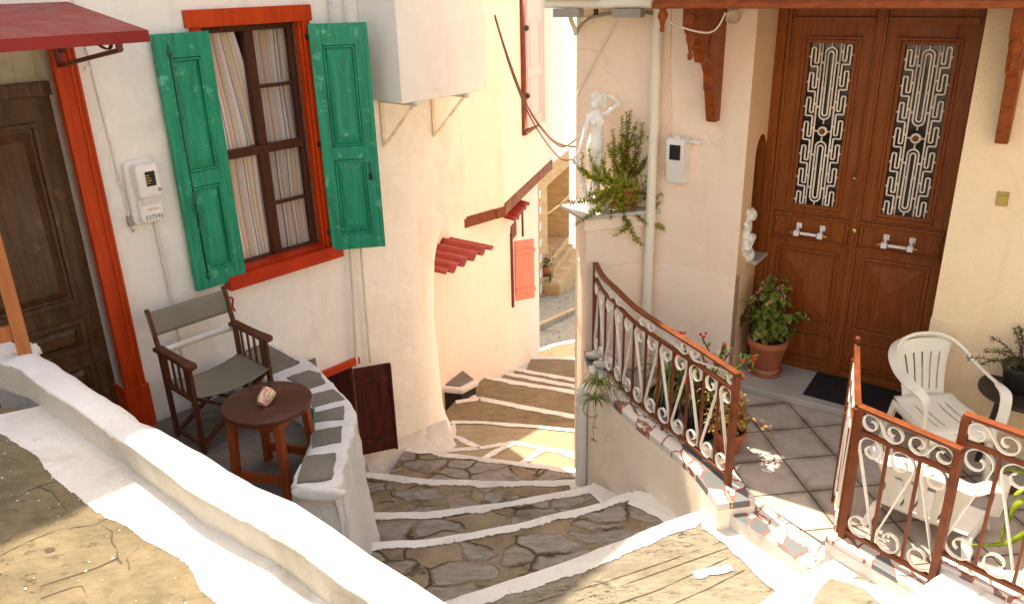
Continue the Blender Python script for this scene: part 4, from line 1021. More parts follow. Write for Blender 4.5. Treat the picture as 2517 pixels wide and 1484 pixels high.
        b.tube([pt(sgn * .03, mid), pt(sgn * .062, mid)], .005, 6)
    for y in (.0, mid - .085, mid + .04, H - .03): b.tube([pt(0, y), pt(0, y + .032)], .0055, 6)
    b.lathe(D.p(c, nf - .006, gz1 - mid), [(.026, 0), (.035, .004), (.035, .012), (.024, .015)], 20, ax=D.n)
    gr = obj('grille', b, M['grille'], lf, smooth=True)
    b = MB(); b.lathe(D.p(c, nf + .006, gz1 - mid), [(.021, 0), (.021, .006), (.006, .010)], 16, ax=D.n)
    for k in range(10): a = k * pi / 5; b.blob(D.p(c + 0.014 * cos(a), nf + .013, gz1 - mid + .014 * sin(a)), (.006, .004, .006), 6, 4)
    obj('rosette', b, M['door'], lf, smooth=True)
    # pull handle
    b = MB(); hz = 1.215
    for sx in (c - .085, c + .085):
        b.box(D, sx - .02, sx + .02, .0195, .026, hz - .02, hz + .022); b.frustum(Fr(D.p(sx, .026, 0), D.u, D.n), (-.010, .010, 0, .02), hz - .012, (-.010, .010, 0, .02), hz + .012)
        b.bar(D.p(sx, .03, hz), D.p(sx, .075, hz - .035), .018, .018); b.box(D, sx - .019, sx + .019, .062, .096, hz - .062, hz - .022)
    b.tube([D.p(c - .058, .079, hz - .042), D.p(c + .058, .079, hz - .042)], .0115, 10); hd = obj('handle', b, M['chrome'], lf, bevel=.002)
    for q0, q1 in ((-.066, -.058), (.058, .066), (-.112, -.104), (.104, .112)):
        pass
    for sg in (-1, 1):
        b = MB(); b.lathe(D.p(c + sg * .058, .079, hz - .042), [(.009, 0), (.012, .003), (.008, .008)], 10, ax=D.u * sg); obj('ferrule', b, M['brass'], hd, smooth=True); b = MB(); b.lathe(D.p(c + sg * .104, .079, hz - .042), [(.010, 0), (.012, .005), (.007, .012), (.010, .02), (.004, .034)], 10, ax=D.u * sg); obj('finial', b, M['brass'], hd, smooth=True)
b = MB(); b.box(D, -.53, -.463, .0195, .045, .10, 3.1); b.box(D, -.513, -.480, .045, .055, .10, 3.1); obj('cover_strip', b, M['door'], ph, bevel=.005)
b = MB(); b.blob(D.p(-.455, .05, 1.62), (.014, .014, .014)); b.lathe(D.p(-.50, .055, 1.24), [(.018, 0), (.02, .003), (.016, .006)], 14, ax=D.n); obj('lock', b, M['brass'], ph, smooth=True)

# --- terrace: tiled floor, marble doorstep
RIM = [(1436, 863, .25), (1448, 905, .22), (1458, 927, .19), (1518, 997, .15), (1578, 1052, .125), (1643, 1102, .11), (1708, 1162, .10), (1764, 1239, .10)]   # outer edge of the coping
RAILP = [(1461, 850, .27), (1478, 887, .25), (1508, 922, .23), (1553, 974, .20), (1628, 1037, .18), (1708, 1099, .165), (1790, 1168, .16), (1797, 1180, .16)]
rim = [onz(x, y, z) for x, y, z in RIM]; railp = [onz(x, y, z) for x, y, z in RAILP]
C1O, C1I = [(2030, 1317), (2278, 1462)], [(2064, 1292), (2300, 1425)]
C2O, C2I = [(2298, 1377), (2560, 1505)], [(2322, 1352), (2570, 1466)]
b = MB()
fl = [S.p(1.5, 0, 0), S.p(-6, 0, 0), V((4.6, 2.4, 0)), V((3.1, 2.35, 0)), onz(2380, 1484, 0), onz(2064, 1310, 0), onz(2020, 1330, 0), onz(1826, 1206, 0), onz(1780, 1190, 0)] + [V((p.x + .10, p.y + .06, 0)) for p in reversed(rim[:-1])]
fl.insert(1, D.p(RS, .5, 0)); fl.insert(2, D.p(RS, -.02, 0)); fl.insert(3, D.p(-1.13, -.02, 0)); fl.insert(4, D.p(-1.13, .5, 0))
b.poly(fl); o = struct('terrace_floor', b, M['tile'])
b = MB(); b.box(D, -1.7, RS - .003, -.02, .545, .0, .056); o = struct('doorstep', b, M['marble'], bevel=.008)
b = MB(); q = [D.p(-.372, .03, .057), D.p(-.375, .46, .057), D.p(-1.06, .49, .057), D.p(-1.06, .05, .057)]; b.prism(q, (0, 0, .008))
o = obj('doormat', b, M['mat'], bevel=.003); tagp(o, 'black rubber doormat on the marble step before the brown double door', 'doormat')

# --- retaining wall of the terrace with mosaic coping
tw = root('terrace_wall', 'peach plastered retaining wall with broken marble coping curving down beside the steps', 'wall', rim[3])
rimd = cpath(rim, 6); b = MB(); n = len(rimd)
inn = []
for i, p in enumerate(rimd):
    t = (rimd[min(i + 1, n - 1)] - rimd[max(i - 1, 0)]); t.z = 0; t.normalize(); inn.append(p + V((-t.y, t.x, 0)) * .24)
for i in range(n - 1):
    p, q, pi_, qi = rimd[i], rimd[i + 1], inn[i], inn[i + 1]
    dn = V((0, 0, 1)); e = .02; t = (q - p).normalized(); out = V((t.y, -t.x, 0)) * 0
    b.poly([p - dn * .045 - out, q - dn * .045 - out, V((q.x, q.y, -2.2)) - out * 1, V((p.x, p.y, -2.2)) - out])
    b.poly([pi_ - dn * .045, qi - dn * .045, V((qi.x, qi.y, -2.2)), V((pi_.x, pi_.y, -2.2))])
pe_, qe = rimd[-1], inn[-1]; b.poly([pe_ - V((0, 0, .045)), qe - V((0, 0, .045)), V((qe.x, qe.y, -2.2)), V((pe_.x, pe_.y, -2.2))])
pe_, qe = rimd[0], inn[0]; b.poly([pe_ - V((0, 0, .045)), qe - V((0, 0, .045)), V((qe.x, qe.y, -2.2)), V((pe_.x, pe_.y, -2.2))])
obj('wall', b, M['cream'], tw, weld=True, smooth=True, auto=50)
b = MB()
for i in range(n - 1): b.prism([rimd[i] - V((0, 0, .045)), rimd[i + 1] - V((0, 0, .045)), inn[i + 1] - V((0, 0, .045)), inn[i] - V((0, 0, .045))], (0, 0, .045))
obj('coping', b, M['mosaic'], tw, weld=True)
b = MB(); ts = [onz(x, y, .015) for x, y in [(1762, 1243), (1826, 1210), (1850, 1222), (2042, 1352), (1992, 1402), (1890, 1325)]]
b.prism([p - V((0, 0, .30)) for p in ts], (0, 0, .30), m=1, m2=0); o = struct('threshold', b, [M['mosaic'], M['paint']])

# --- low stepped wall carrying the right-hand railing
lw = root('railing_wall', 'low white stepped wall with red grouted marble coping under the right railing', 'wall', onz(2180, 1380, .1))
c1z, c2z = .22, .36
for (O_, I_, z, bot) in ((C1O, C1I, c1z, -.6), (C2O, C2I, c2z, -.59)):
    o0, o1 = [onz(x, y, z) for x, y in O_]; i0, i1 = [onz(x, y, z) for x, y in I_]
    b = MB(); dz = V((0, 0, .03)); b.prism([p - V((0, 0, z - bot)) for p in (o0, o1, i1, i0)], (0, 0, z - bot - .03)); obj('wall', b, M['white2'], lw, bevel=.008)
    b = MB(); b.prism([p - dz for p in (o0, o1, i1, i0)], dz); obj('coping', b, M['mosaic'], lw, bevel=.003)

# --- wrought iron
def s_curve(w, h, R_, turns=1.22, n=44):
    """S scroll in a w x h box: upper circle right-handed spiral, leaning line, lower spiral"""
    T, B_ = (w / 2, h - R_), (w / 2, R_); d = h - 2 * R_; phi = pi + math.asin(min(1, 2 * R_ / d)) if d > 2 * R_ else pi + 1.2
    up = []
    for k in range(n + 1):
        t = k / n; a = phi - turns * 2 * pi * (1 - t); r = R_ * (.26 + .74 * min(1, t / .72))
        up.append((T[0] + r * cos(a), T[1] + r * sin(a)))
    lo = [(w - x, h - y) for x, y in reversed(up)]
    return up + lo
def rail_parts(rt, base, H, nint, sub, bot, start=1, posts=(True, True), band=2, bar_w=.014, top=True, sc_w=.020, sc_t=.0055):
    """base: 3D line at the foot of the railing; everything stands plumb on it"""
    P_ = Path(base); LN = P_.len
    def at(d, z):
        p, t = P_.at(d); return p + V((0, 0, z))
    def nrm(d):
        a, b_ = P_.at(max(0, d - .02))[0], P_.at(min(LN, d + .02))[0]; t = b_ - a; return V((t.y, -t.x, 0)).normalized()
    def line(z, w, t, name, mat=M['iron'], ext=0):
        k = max(2, int(LN / .05)); pts = [at(LN * i / k, z) for i in range(k + 1)]
        if ext: pts[0] = pts[0] + (pts[0] - pts[1]).normalized() * ext; pts[-1] = pts[-1] + (pts[-1] - pts[-2]).normalized() * ext
        b = MB(); b.sweep(pts, [nrm(LN * i / k) for i in range(k + 1)], w, t); obj(name, b, mat, rt, bevel=.002, smooth=False)
    if top: line(H, .042, .018, 'top_rail', ext=.012)
    line(sub, .026, .020, 'lower_rail'); line(bot, .026, .020, 'lower_rail')
    for k, on in ((0, posts[0]), (1, posts[1])):
        if on:
            d = LN * k; b = MB(); b.bar(at(d, -.10), at(d, H - .009), .036, .036, nrm(d)); obj('post', b, M['iron'], rt, bevel=.003)
    wI = LN / nint
    for i in range(1, nint):
        d = wI * i; b = MB(); b.bar(at(d, bot), at(d, sub), bar_w, bar_w, nrm(d)); obj('baluster', b, M['iron'], rt)
    def put(curve, d0, z0, mir=None, name='scroll'):
        pts, ns = [], []
        for x, y in curve:
            d = d0 + x; pts.append(at(d, z0 + y)); ns.append(nrm(d))
        b = MB(); b.sweep(pts, ns, sc_w, sc_t); obj(name, b, M['ironw'], rt)
    hh = sub - bot - .022; sw = wI - bar_w - .010
    cv = s_curve(sw, hh, sw * .47)
    for i in range(nint):
        c_ = cv if (i + start) % 2 else [(sw - x, y) for x, y in cv]
        put(c_, wI * i + (wI - sw) / 2, bot + .011)
    hb = H - sub - .024
    if band:
        LB = LN / band; cv2 = s_curve(hb, LB - .03, hb * .46, 1.2)
        for i in range(band):
            c_ = [(y, x) for x, y in cv2]
            if i % 2: c_ = [(LB - .03 - x, y) for x, y in c_]
            put(c_, LB * i + .015, sub + .012)
rr = root('iron_railing', 'curved brown and white scrolled iron railing on the terrace wall above the planter', 'railing', railp[4])
base = [V((p.x, p.y, p.z - .06 + 0)) for p in cpath(railp[:-1], 5)]
rail_parts(rr, base, .75, 12, .64, .055, start=0, band=4, sc_w=.020)
for d in (.62,):
    b = MB(); p, t = Path(base).at(Path(base).len * d); b.bar(p + V((0, 0, -.09)), p + V((0, 0, .05)), .02, .02); obj('stay', b, M['iron'], rr)
# right-hand panels
q0, q1 = onz(2070, 1318, c1z), onz(2292, 1444, c1z); q1 = q0 + (q1 - q0) * .985
rp1 = root('iron_railing', 'straight three bay scrolled iron railing panel in front of the toppled white chair', 'railing', q0.lerp(q1, .5))
rail_parts(rp1, [q0, q1], .775, 3, .645, .05, start=1, band=2, posts=(True, True))
q2, q3 = onz(2308, 1374, c2z), onz(2308, 1374, c2z); d_ = (q1 - q0).normalized(); q2 = V((q1.x, q1.y, c2z)) + V((.02, .03, 0)); d2 = (onz(2545, 1480, c2z) - onz(2310, 1366, c2z)).normalized(); q3 = q2 + d2 * ((q1 - q0).length * 1.02)
rp2 = root('iron_railing', 'higher scrolled iron railing panel running off at the right edge', 'railing', q2.lerp(q3, .5))
rail_parts(rp2, [q2, q3], .79, 3, .66, .05, start=0, band=2, posts=(True, True))
# the open gate, seen edge on
gt = root('iron_gate', 'brown and white scrolled iron gate standing open edge on at the terrace entrance', 'gate', q0)
g0 = V((q0.x + .005, q0.y + .05, .07)); ga = azv(20.6); g1 = g0 + ga * .60
rail_parts(gt, [g0, g1], .90, 4, .76, .02, start=0, band=2, posts=(True, True), top=False)
b = MB(); cv = [g0 + ga * (.60 * k / 16) + V((0, 0, .90 + .07 * (k / 16) ** 2)) for k in range(17)]; b.sweep(cv, ga.cross(V((0, 0, 1))), .03, .016)
b.tube([g1 + V((0, 0, .9)), g1 + V((0, 0, 1.0))], .008, 6); b.blob(g1 + V((0, 0, 1.01)), .016); obj('top_rail', b, M['iron'], gt)
b = MB(); lat = g0 + ga * .5 + V((0, 0, .55)); b.bar(lat, lat + V((.0, 0, .09)), .03, .02); b.bar(lat + V((-.03, .0, .04)), lat + V((.04, 0, .04)), .012, .012); obj('latch', b, M['iron'], gt)

# --- pier with slate cap
PF = Fr(onz(1438, 851, .25), azv(75), azv(165)); CAPZ = 1.335
pr_ = root('plaster_pier', 'peach plaster pier with flared grey stone cap carrying the statue and jade plant', 'pier', PF.p(.28, -.3, .25))
def pplan(o, z): return [PF.p(-o, o, z), PF.p(1.0, o, z), S.p(.5, -.7, z), S.p(1.47, -.7, z), S.p(1.47, -.03, z), PF.p(.035 - o, -.26 - o, z)]
b = MB(); b.prism(pplan(0, .905), (0, 0, CAPZ - .04 - .905)); b.prism(pplan(.005, -2.5), (0, 0, 3.4055)); b.prism(pplan(.022, CAPZ - .125), (0, 0, .094)); obj('shaft', b, M['dado'], pr_, bevel=.006)
b = MB(); b.prism([PF.p(-.05, .05, CAPZ - .03), PF.p(1.0, .05, CAPZ - .03), S.p(.5, -.71, CAPZ - .03), S.p(1.5, -.71, CAPZ - .03), S.p(1.50, -.02, CAPZ - .03), PF.p(-.09, -.36, CAPZ - .03)], (0, 0, .03)); obj('cap', b, M['marble'], pr_, bevel=.006)
# --- pipes, meter, bell
b = MB(); b.tube([S.p(.864, .075, 5), S.p(.862, .075, 1.5), S.p(.858, .075, .0)], .037, 14); b.tube([S.p(.864, .075, 2.0), S.p(.864, .075, 1.96)], .041, 14)
o = obj('downpipe', b, M['pvc'], smooth=True, auto=50); tagp(o, 'tall cream downpipe on the peach wall beside the jade plant', 'downpipe')
dp = [onz(1425, 962, .0)]
DF = Fr(onz(1428, 1192, -.86), azv(75), azv(165)); zt_ = DF.at(1428, 975)[1]
b = MB(); b.tube(cpath([DF.p(0, .0, -1.0), DF.p(0, 0, zt_ - .05), DF.p(.005, 0, zt_ + .03), DF.p(.05, -.03, zt_ + .055), DF.p(.14, -.1, zt_ + .05)], 6), .047, 14); b.tube([DF.p(0, 0, zt_ - .06), DF.p(0, 0, zt_ - .09)], .053, 14)
o = obj('drainpipe', b, M['pvcw'], smooth=True, auto=50); tagp(o, 'short white drainpipe elbow at the foot of the terrace wall', 'drainpipe')
cable('thin_conduit', [S.p(.815, .012, 3.2), S.p(.80, .012, 2.74), S.p(.79, .012, 2.3), S.p(.765, .012, 2.1), S.p(.77, .012, 1.85), S.p(.80, .012, 1.6)], .007, M['dado'], 'thin peach painted conduit beside the cream downpipe', 'conduit')
m2 = root('electricity_meter', 'white square electricity meter with sloping sides on the peach wall', 'meter', S.p(.69, .1, 1.5))
b = MB(); dpt = .13; a0, _z = S.at(1638, 336, dpt); a1, _ = S.at(1682, 340, dpt); z1 = S.at(1640, 345, dpt)[1]; z0 = S.at(1640, 452, dpt)[1]; zc = lerp(z1, z0, .42)
P = [(.0, z0), (.085, z0), (dpt, zc), (dpt, z1 - .01), (dpt - .02, z1 + .012), (.0, z1 + .02)]
b.prism([S.p(a0, n_, z_) for n_, z_ in P], -D.u * (a0 - a1)); obj('housing', b, M['meter'], m2, bevel=.006)
b = MB(); wx0, wz0 = S.at(1645, 392, dpt + .001); wx1, wz1 = S.at(1673, 358, dpt + .001); b.box(S, wx1, wx0, dpt + .0005, dpt + .004, wz0, wz1); obj('window', b, M['glass_dark'], m2)
b = MB(); b.box(S, wx1 + .02, wx0 - .01, dpt - .02, dpt - .004, zc - .012, zc + .004) if False else b.box(S, wx1 + .015, wx0 - .012, dpt - .004, dpt + .003, zc + .006, zc + .022); obj('name_plate', b, M['plate'], m2)
b = MB(); b.tube([S.p(a1 - .0, .05, z1 - .01), S.p(a1 - .09, .05, z1 - .01)], .015, 10); b.tube([S.p(a1 - .085, .05, z1 - .01), S.p(a1 - .085, -.02, z1 - .01)], .015, 10); obj('pipe_stub', b, M['meter'], m2, smooth=True)
b = MB(); b.blob(S.p(lerp(a0, a1, .5), .09, z1 + .02), (.03, .03, .018), jit=.4); obj('seal_lump', b, M['meter'], m2, smooth=True)
bz0 = S.at(2451, 500)[1]; bs0, bz1 = S.at(2452, 474); bs1 = S.at(2482, 478)[0]
b = MB(); b.box(S, bs1, bs0, 0.001, .008, 1.648, 1.735); b.box(S, bs1 + .005, bs0 - .005, .008, .014, 1.652, 1.712); b.box(S, bs1 + .005, bs0 - .005, .008, .012, 1.716, 1.731)
o = obj('bell_switch', b, M['gold'], bevel=.002); tagp(o, 'small square gold bell switch on the yellow wall right of the door', 'switch')

# --- porch canopy with carved brackets
cn = root('porch_canopy', 'dark red wooden porch canopy on carved brackets with turned pendants over the double door', 'canopy', S.p(-.4, .4, 2.8))
b = MB(); nb = .74; b.box(S, -3.6, .575, nb - .06, nb + .05, 2.82, 3.02); b.box(S, -3.6, .585, nb - .05, nb + .062, 2.803, 2.838); b.box(S, -3.6, .58, nb - .05, nb + .06, 2.96, 3.0); obj('beam', b, M['beamwood'], cn, bevel=.006)
for s in (.44, -1.36): 
    b = MB(); b.box(S, s - .04, s + .04, .0, nb - .06, 2.82, 2.94); obj('beam', b, M['beamwood'], cn, bevel=.005)
b = MB(); b.box(S, -3.6, .78, 0.0, nb + .065, 3.022, 3.06); b.box(S, .78, 1.0, .55, nb + .065, 3.022, 3.06); obj('roof', b, M['corr'], cn)
prof = [(0, 2.82), (.60, 2.82), (.60, 2.70), (.55, 2.64), (.47, 2.62), (.42, 2.57), (.40, 2.50), (.37, 2.455), (.30, 2.45), (.24, 2.42), (.20, 2.36), (.185, 2.26), (.165, 2.25), (.10, 2.05), (.085, 2.03), (0, 2.03)]
def pendant(p, h, r): 
    b = MB(); b.lathe(p, [(r * .9, 0), (r * .9, -h * .12), (r * .5, -h * .17), (r, -h * .30), (r * 1.05, -h * .42), (r * .6, -h * .60), (r * .35, -h * .78), (r * .55, -h * .84), (r * .5, -h * .95), (r * .2, -h)], 14); return b
for s in (.43, -1.335):
    b = MB(); b.prism([S.p(s + .035, n_, z_) for n_, z_ in prof], -D.u * .07); k = obj('bracket', b, M['beamwood'], cn, bevel=.008, bseg=3)
    b = MB(); b.sweep(cpath([S.p(s, .05, 2.72), S.p(s, .22, 2.66), S.p(s, .30, 2.56), S.p(s, .26, 2.47)]), D.u, .084, .018); obj('carved_rib', b, M['beamwood'], k)
    obj('pendant', pendant(S.p(s, .53, 2.705), .22, .032), M['beamwood'], k, smooth=True)
obj('pendant', pendant(S.p(.535, nb, 2.82), .155, .03), M['beamwood'], cn, smooth=True)

# --- air conditioner outside unit
an = .29; aL, az_ = S.at(1332, 21, an); aR = S.at(1602, 12, an)[0]
ac = root('air_conditioner', 'aged white air conditioner casing on two brackets high on the peach wall', 'air conditioner', S.p((aL + aR) / 2, .3, az_))
b = MB(); b.box(S, aR, aL, .05, an, az_, az_ + .55); obj('casing', b, M['acbody'], ac, bevel=.02, bseg=3)
b = MB(); b.box(S, lerp(aL, aR, .55), lerp(aL, aR, .05), an + .001, an + .012, az_ + .045, az_ + .5)
for k in range(9): b.box(S, lerp(aL, aR, .54), lerp(aL, aR, .06), an + .012, an + .018, az_ + .06 + k * .045, az_ + .068 + k * .045)
obj('grille', b, M['acgrille'], ac, bevel=.004)
for t0 in (.13, .68):
    b = MB(); s = lerp(aL, aR, t0); b.box(S, s - .035, s + .005, .0, an + .01, az_ - .05, az_ - .012); b.box(S, s - .04, s - .036, .0, an, az_ - .05, az_ - .01); b.box(S, s - .20, s + .012, an - .06, an + .012, az_ - .06, az_ - .004); obj('bracket', b, M['galv'], ac)
b = MB(); b.tube([S.p(lerp(aL, aR, .45), an - .1, az_ - .01), S.p(lerp(aL, aR, .45), an - .1, az_ - .05)], .018, 10); obj('drain_spout', b, M['blackpot'], ac)
# ------------------------------------------------------------------ curved bench wall with slate slabs
bw = root('bench_wall', 'low curved whitewashed bench wall topped with dark slate slabs between patio and steps', 'wall', V((-1.12, 4.2, PZ)))
BT = .44
BO = [(-2.02, 5.80), (-1.855, 5.70), (-1.611, 5.477), (-1.421, 5.295), (-1.286, 5.063), (-1.07, 4.714), (-.995, 4.423), (-.985, 4.10), (-.962, 3.80), (-1.0, 3.745)]
BI = [(-2.22, 5.50), (-2.02, 5.33), (-1.80, 5.12), (-1.60, 4.99), (-1.43, 4.80), (-1.335, 4.58), (-1.262, 4.35), (-1.245, 4.10), (-1.245, 3.82), (-1.21, 3.75)]
def rs2(pts, n=64):
    pa = Path(cpath([V((x, y, 0)) for x, y in pts], 6)); return [pa.at(pa.len * i / n)[0] for i in range(n + 1)]
o_, i_ = rs2(BO), rs2(BI)
b = MB()
def bfn(u, v):
    i = int(round(v * 64)); O, I = o_[i], i_[i]; k = u * 22; out = (O - I).normalized()
    zt = BT + .012 * noise.noise(V((v * 9, 0, 2)))
    fl = .02 + .16 * v                                     # outer face splays towards the foot
    if k <= 8: t = k / 8; q = V((O.x, O.y, lerp(-1.2, zt - .035, t))) + out * fl * (1 - t) ** 1.3
    elif k <= 11: t = (k - 8) / 3 * pi / 2; q = V((O.x, O.y, zt - .035)) - out * .035 * (1 - cos(t)) + V((0, 0, .035 * sin(t)))
    elif k <= 16: t = (k - 11) / 5; q = (O - out * .035).lerp(I + out * .03, t); q.z = zt
    elif k <= 19: t = (k - 16) / 3 * pi / 2; q = V((I.x, I.y, zt - .03)) + out * (.03 - .03 * sin(t)) + V((0, 0, .03 * cos(t)))
    else: t = (k - 19) / 3; q = V((I.x, I.y, lerp(zt - .03, PZ - .3, t))) + out * .03 * t
    q += V((noise.noise(q * 8), noise.noise(q * 8 + V((9, 9, 9))), noise.noise(q * 6 + V((3, 1, 8))))) * .016 + out * .014 * noise.noise(q * 17)
    return q
b.grid(44, 64, bfn)
# near end cap
b.grid(10, 10, lambda u, v: (lambda p: p + V((noise.noise(p * 9), noise.noise(p * 9 + V((4, 4, 4))) , 0)) * .02 + V((0, -.035 * sin(pi * v) , 0)) )(V((lerp(-1.225, -.962 + .14 * (1 - v), u), lerp(3.79, 3.775, u) - .03 * (1 - v), lerp(-1.2, BT - .035, v)))))
obj('wall', b, M['white2'], bw, smooth=True)
b = MB(); b.blob(V((-1.09, 3.765, BT - .045)), (.15, .045, .05), 18, 10, jit=.25, seed=6); obj('rim', b, M['white2'], bw, smooth=True)
SL = [[(-1.96, 5.60), (-1.85, 5.60), (-1.58, 5.33), (-1.72, 5.18), (-2.0, 5.44)], [(-1.57, 5.07), (-1.45, 5.16), (-1.37, 5.12), (-1.31, 4.99), (-1.39, 4.90)], [(-1.36, 4.80), (-1.22, 4.865), (-1.13, 4.74), (-1.30, 4.65)], [(-1.28, 4.56), (-1.11, 4.63), (-1.09, 4.49), (-1.25, 4.46)], [(-1.225, 4.33), (-1.08, 4.375), (-1.055, 4.21), (-1.20, 4.165)], [(-1.22, 4.04), (-1.06, 4.065), (-1.035, 3.84), (-1.20, 3.80)]]
for i, sl in enumerate(SL):
    b = MB(); pts = dense([V((x, y, BT - .01)) for x, y in sl + sl[:1]], .02)[:-1]; c = sum(pts, V()) / len(pts)
    b.prism([c + (p - c) * 1.12 + jit(p, .007, 22, i) for p in pts], (0, 0, .024)); obj('slate_slab', b, M['slate'], bw, bevel=.003)

# ------------------------------------------------------------------ director's chair
dc = root('canvas_chair', 'folding wooden armchair with olive canvas seat and back beside the round table', 'chair', L.p(.30, .46, PZ))
CF = Fr(L.p(.30, .46, 0), L.u, L.n)
W_ = .27
def Z(h): return PZ + h
for sg in (-1, 1):
    b = MB(); x = sg * W_
    b.bar(CF.p(x, -.15, Z(.0)), CF.p(x, -.17, Z(.62)), .026, .040, L.n); obj('leg', b, M['chairwood'], dc, bevel=.003)
    b = MB(); b.bar(CF.p(x, .20, Z(.0)), CF.p(x, .20, Z(.62)), .026, .040, L.n); obj('leg', b, M['chairwood'], dc, bevel=.003)
    b = MB(); P = [(-.20, .035), (-.05, .03), (.12, .032), (.235, .040), (.26, .032), (.27, .0)]
    pts = [CF.p(x - w, y, Z(.62)) for y, w in P] + [CF.p(x + w, y, Z(.62)) for y, w in reversed(P)]; b.prism(pts, (0, 0, .028)); arm = obj('armrest', b, M['chairwood'], dc, bevel=.006)
    b = MB(); b.bar(CF.p(x, -.17, Z(.60)), CF.p(x, -.245, Z(.88)), .024, .032, L.n); b.blob(CF.p(x, -.246, Z(.882)), (.017, .017, .014)); obj('back_post', b, M['chairwood'], dc, bevel=.003)
    for k in range(4): b = MB(); y = lerp(-.10, .14, k / 3); b.bar(CF.p(x, y, Z(.40)), CF.p(x, y, Z(.62)), .012, .014, L.n); obj('spindle', b, M['chairwood'], dc)
    b = MB(); b.bar(CF.p(x, -.16, Z(.39)), CF.p(x, .21, Z(.39)), .030, .028); obj('seat_rail', b, M['chairwood'], dc, bevel=.003); b = MB(); b.bar(CF.p(x, -.15, Z(.06)), CF.p(x, .20, Z(.06)), .026, .020); obj('side_rail', b, M['chairwood'], dc, bevel=.003)
for y in (-.135, .175):
    for sg in (-1, 1):
        b = MB(); b.bar(CF.p(-sg * W_ * .95, y + sg * .010, Z(.05)), CF.p(sg * W_ * .95, y + sg * .010, Z(.385)), .020, .036, L.n); obj('cross_leg', b, M['chairwood'], dc, bevel=.003)
b = MB(); b.grid(16, 12, lambda u, v: CF.p(lerp(-.262, .262, u), lerp(-.17, .22, v) , Z(.412 - .045 * sin(pi * u) ** .8 - .006 * sin(pi * v)))); obj('seat', b, M['canvas'], dc, smooth=True, solid=.006)
b = MB(); b.grid(16, 6, lambda u, v: CF.p(lerp(-.287, .287, u), -.205 - .035 * v - .030 * sin(pi * u) + (.012 if u in (0, 1) else 0), Z(lerp(.715, .872, v) - .012 * sin(pi * u)))); obj('backrest', b, M['canvas'], dc, smooth=True, solid=.006)
b = MB(); b.grid(16, 2, lambda u, v: CF.p(lerp(-.27, .27, u), -.185 - .065 * sin(pi * u), Z(lerp(.585, .63, v) - .025 * sin(pi * u)))); obj('back_strap', b, M['strap'], dc, smooth=True, solid=.003)

# ------------------------------------------------------------------ round table
TC = V((-1.462, 4.245, PZ)); TF = Fr(TC, azv(106), azv(196))
tb = root('round_table', 'small dark round table on orange square legs on the patio', 'table', TC)
TT = .715
b = MB(); b.lathe(V((TC.x, TC.y, TT)), [(.24, -.034), (.262, -.030), (.266, -.018), (.262, -.004), (.255, 0)], 40); obj('tabletop', b, M['tablewood'], tb, smooth=True, auto=35)
for sx in (-1, 1):
    for sy in (-1, 1):
        b = MB(); b.bar(TF.p(sx * .172, sy * .172, PZ), TF.p(sx * .150, sy * .150, TT - .034), .044, .044, TF.n); obj('leg', b, M['legwood'], tb, bevel=.003)
for sx in (-1, 1):
    b = MB(); b.box(TF, -.128, .128, sx * .15 - .011, sx * .15 + .011, TT - .105, TT - .036); obj('apron', b, M['legwood'], tb, bevel=.002)
    b = MB(); b.box(TF, sx * .15 - .011, sx * .15 + .011, -.128, .128, TT - .105, TT - .036); obj('apron', b, M['legwood'], tb, bevel=.002)
    b = MB(); b.box(TF, -.145, .145, sx * .166 - .012, sx * .166 + .012, PZ + .08, PZ + .135); obj('stretcher', b, M['legwood'], tb, bevel=.002)
# cut-can ashtray
m, t, p, tc = _nt('printed_tin'); o = tc.outputs['Object']
c = ramp(t, nz(t, o, 16, 2, .4, 1.2), [(.0, (.72, .62, .42)), (.46, (.74, .60, .40)), (.50, (.60, .16, .14)), (.55, (.72, .42, .28)), (.60, (.30, .20, .14)), (.66, (.74, .66, .50))]); t.links.new(c, p.inputs['Base Color']); p.inputs['Roughness'].default_value = .45; M['tin'] = m
ap = onz(1258.5 * 0 + 655, 980, TT + .04)
b = MB(); axd = (L.u * .75 - L.n * .25 + V((0, 0, .45))).normalized(); b.lathe(V((-1.455, 4.215, TT + .040)) - axd * .05, [(.030, 0), (.041, .03), (.043, .09), (.040, .10), (.034, .09), (.026, .02)], 24, ax=axd, cap=True)
o = obj('ashtray', b, M['tin'], smooth=True, auto=50); tagp(o, 'printed cream and pink tin ashtray lying on the round table', 'ashtray')
b = MB(); b.bar(TF.p(.10, -.24, PZ + .005), TF.p(.16, -.20, PZ + .40), .05, .02, TF.n); o = obj('teal_board', b, M['teal'], bevel=.003); tagp(o, 'narrow teal board leaning under the round table', 'board')

# ------------------------------------------------------------------ wooden post on the parapet
wp = root('wooden_railing', 'orange brown wooden post and rail standing on the parapet at the left edge', 'railing', onz(58, 852, 1.48))
PO = onz(60, 856, 1.48); b = MB(); F_ = Fr(PO, azv(60), azv(150)); b.box(F_, -.030, .026, -.028, .028, 1.455, 2.9); obj('post', b, M['postwood'], wp, bevel=.003)
b = MB(); b.box(F_, -.62, -.031, -.016, .016, 1.53, 1.60); obj('rail', b, M['postwood'], wp, bevel=.003)

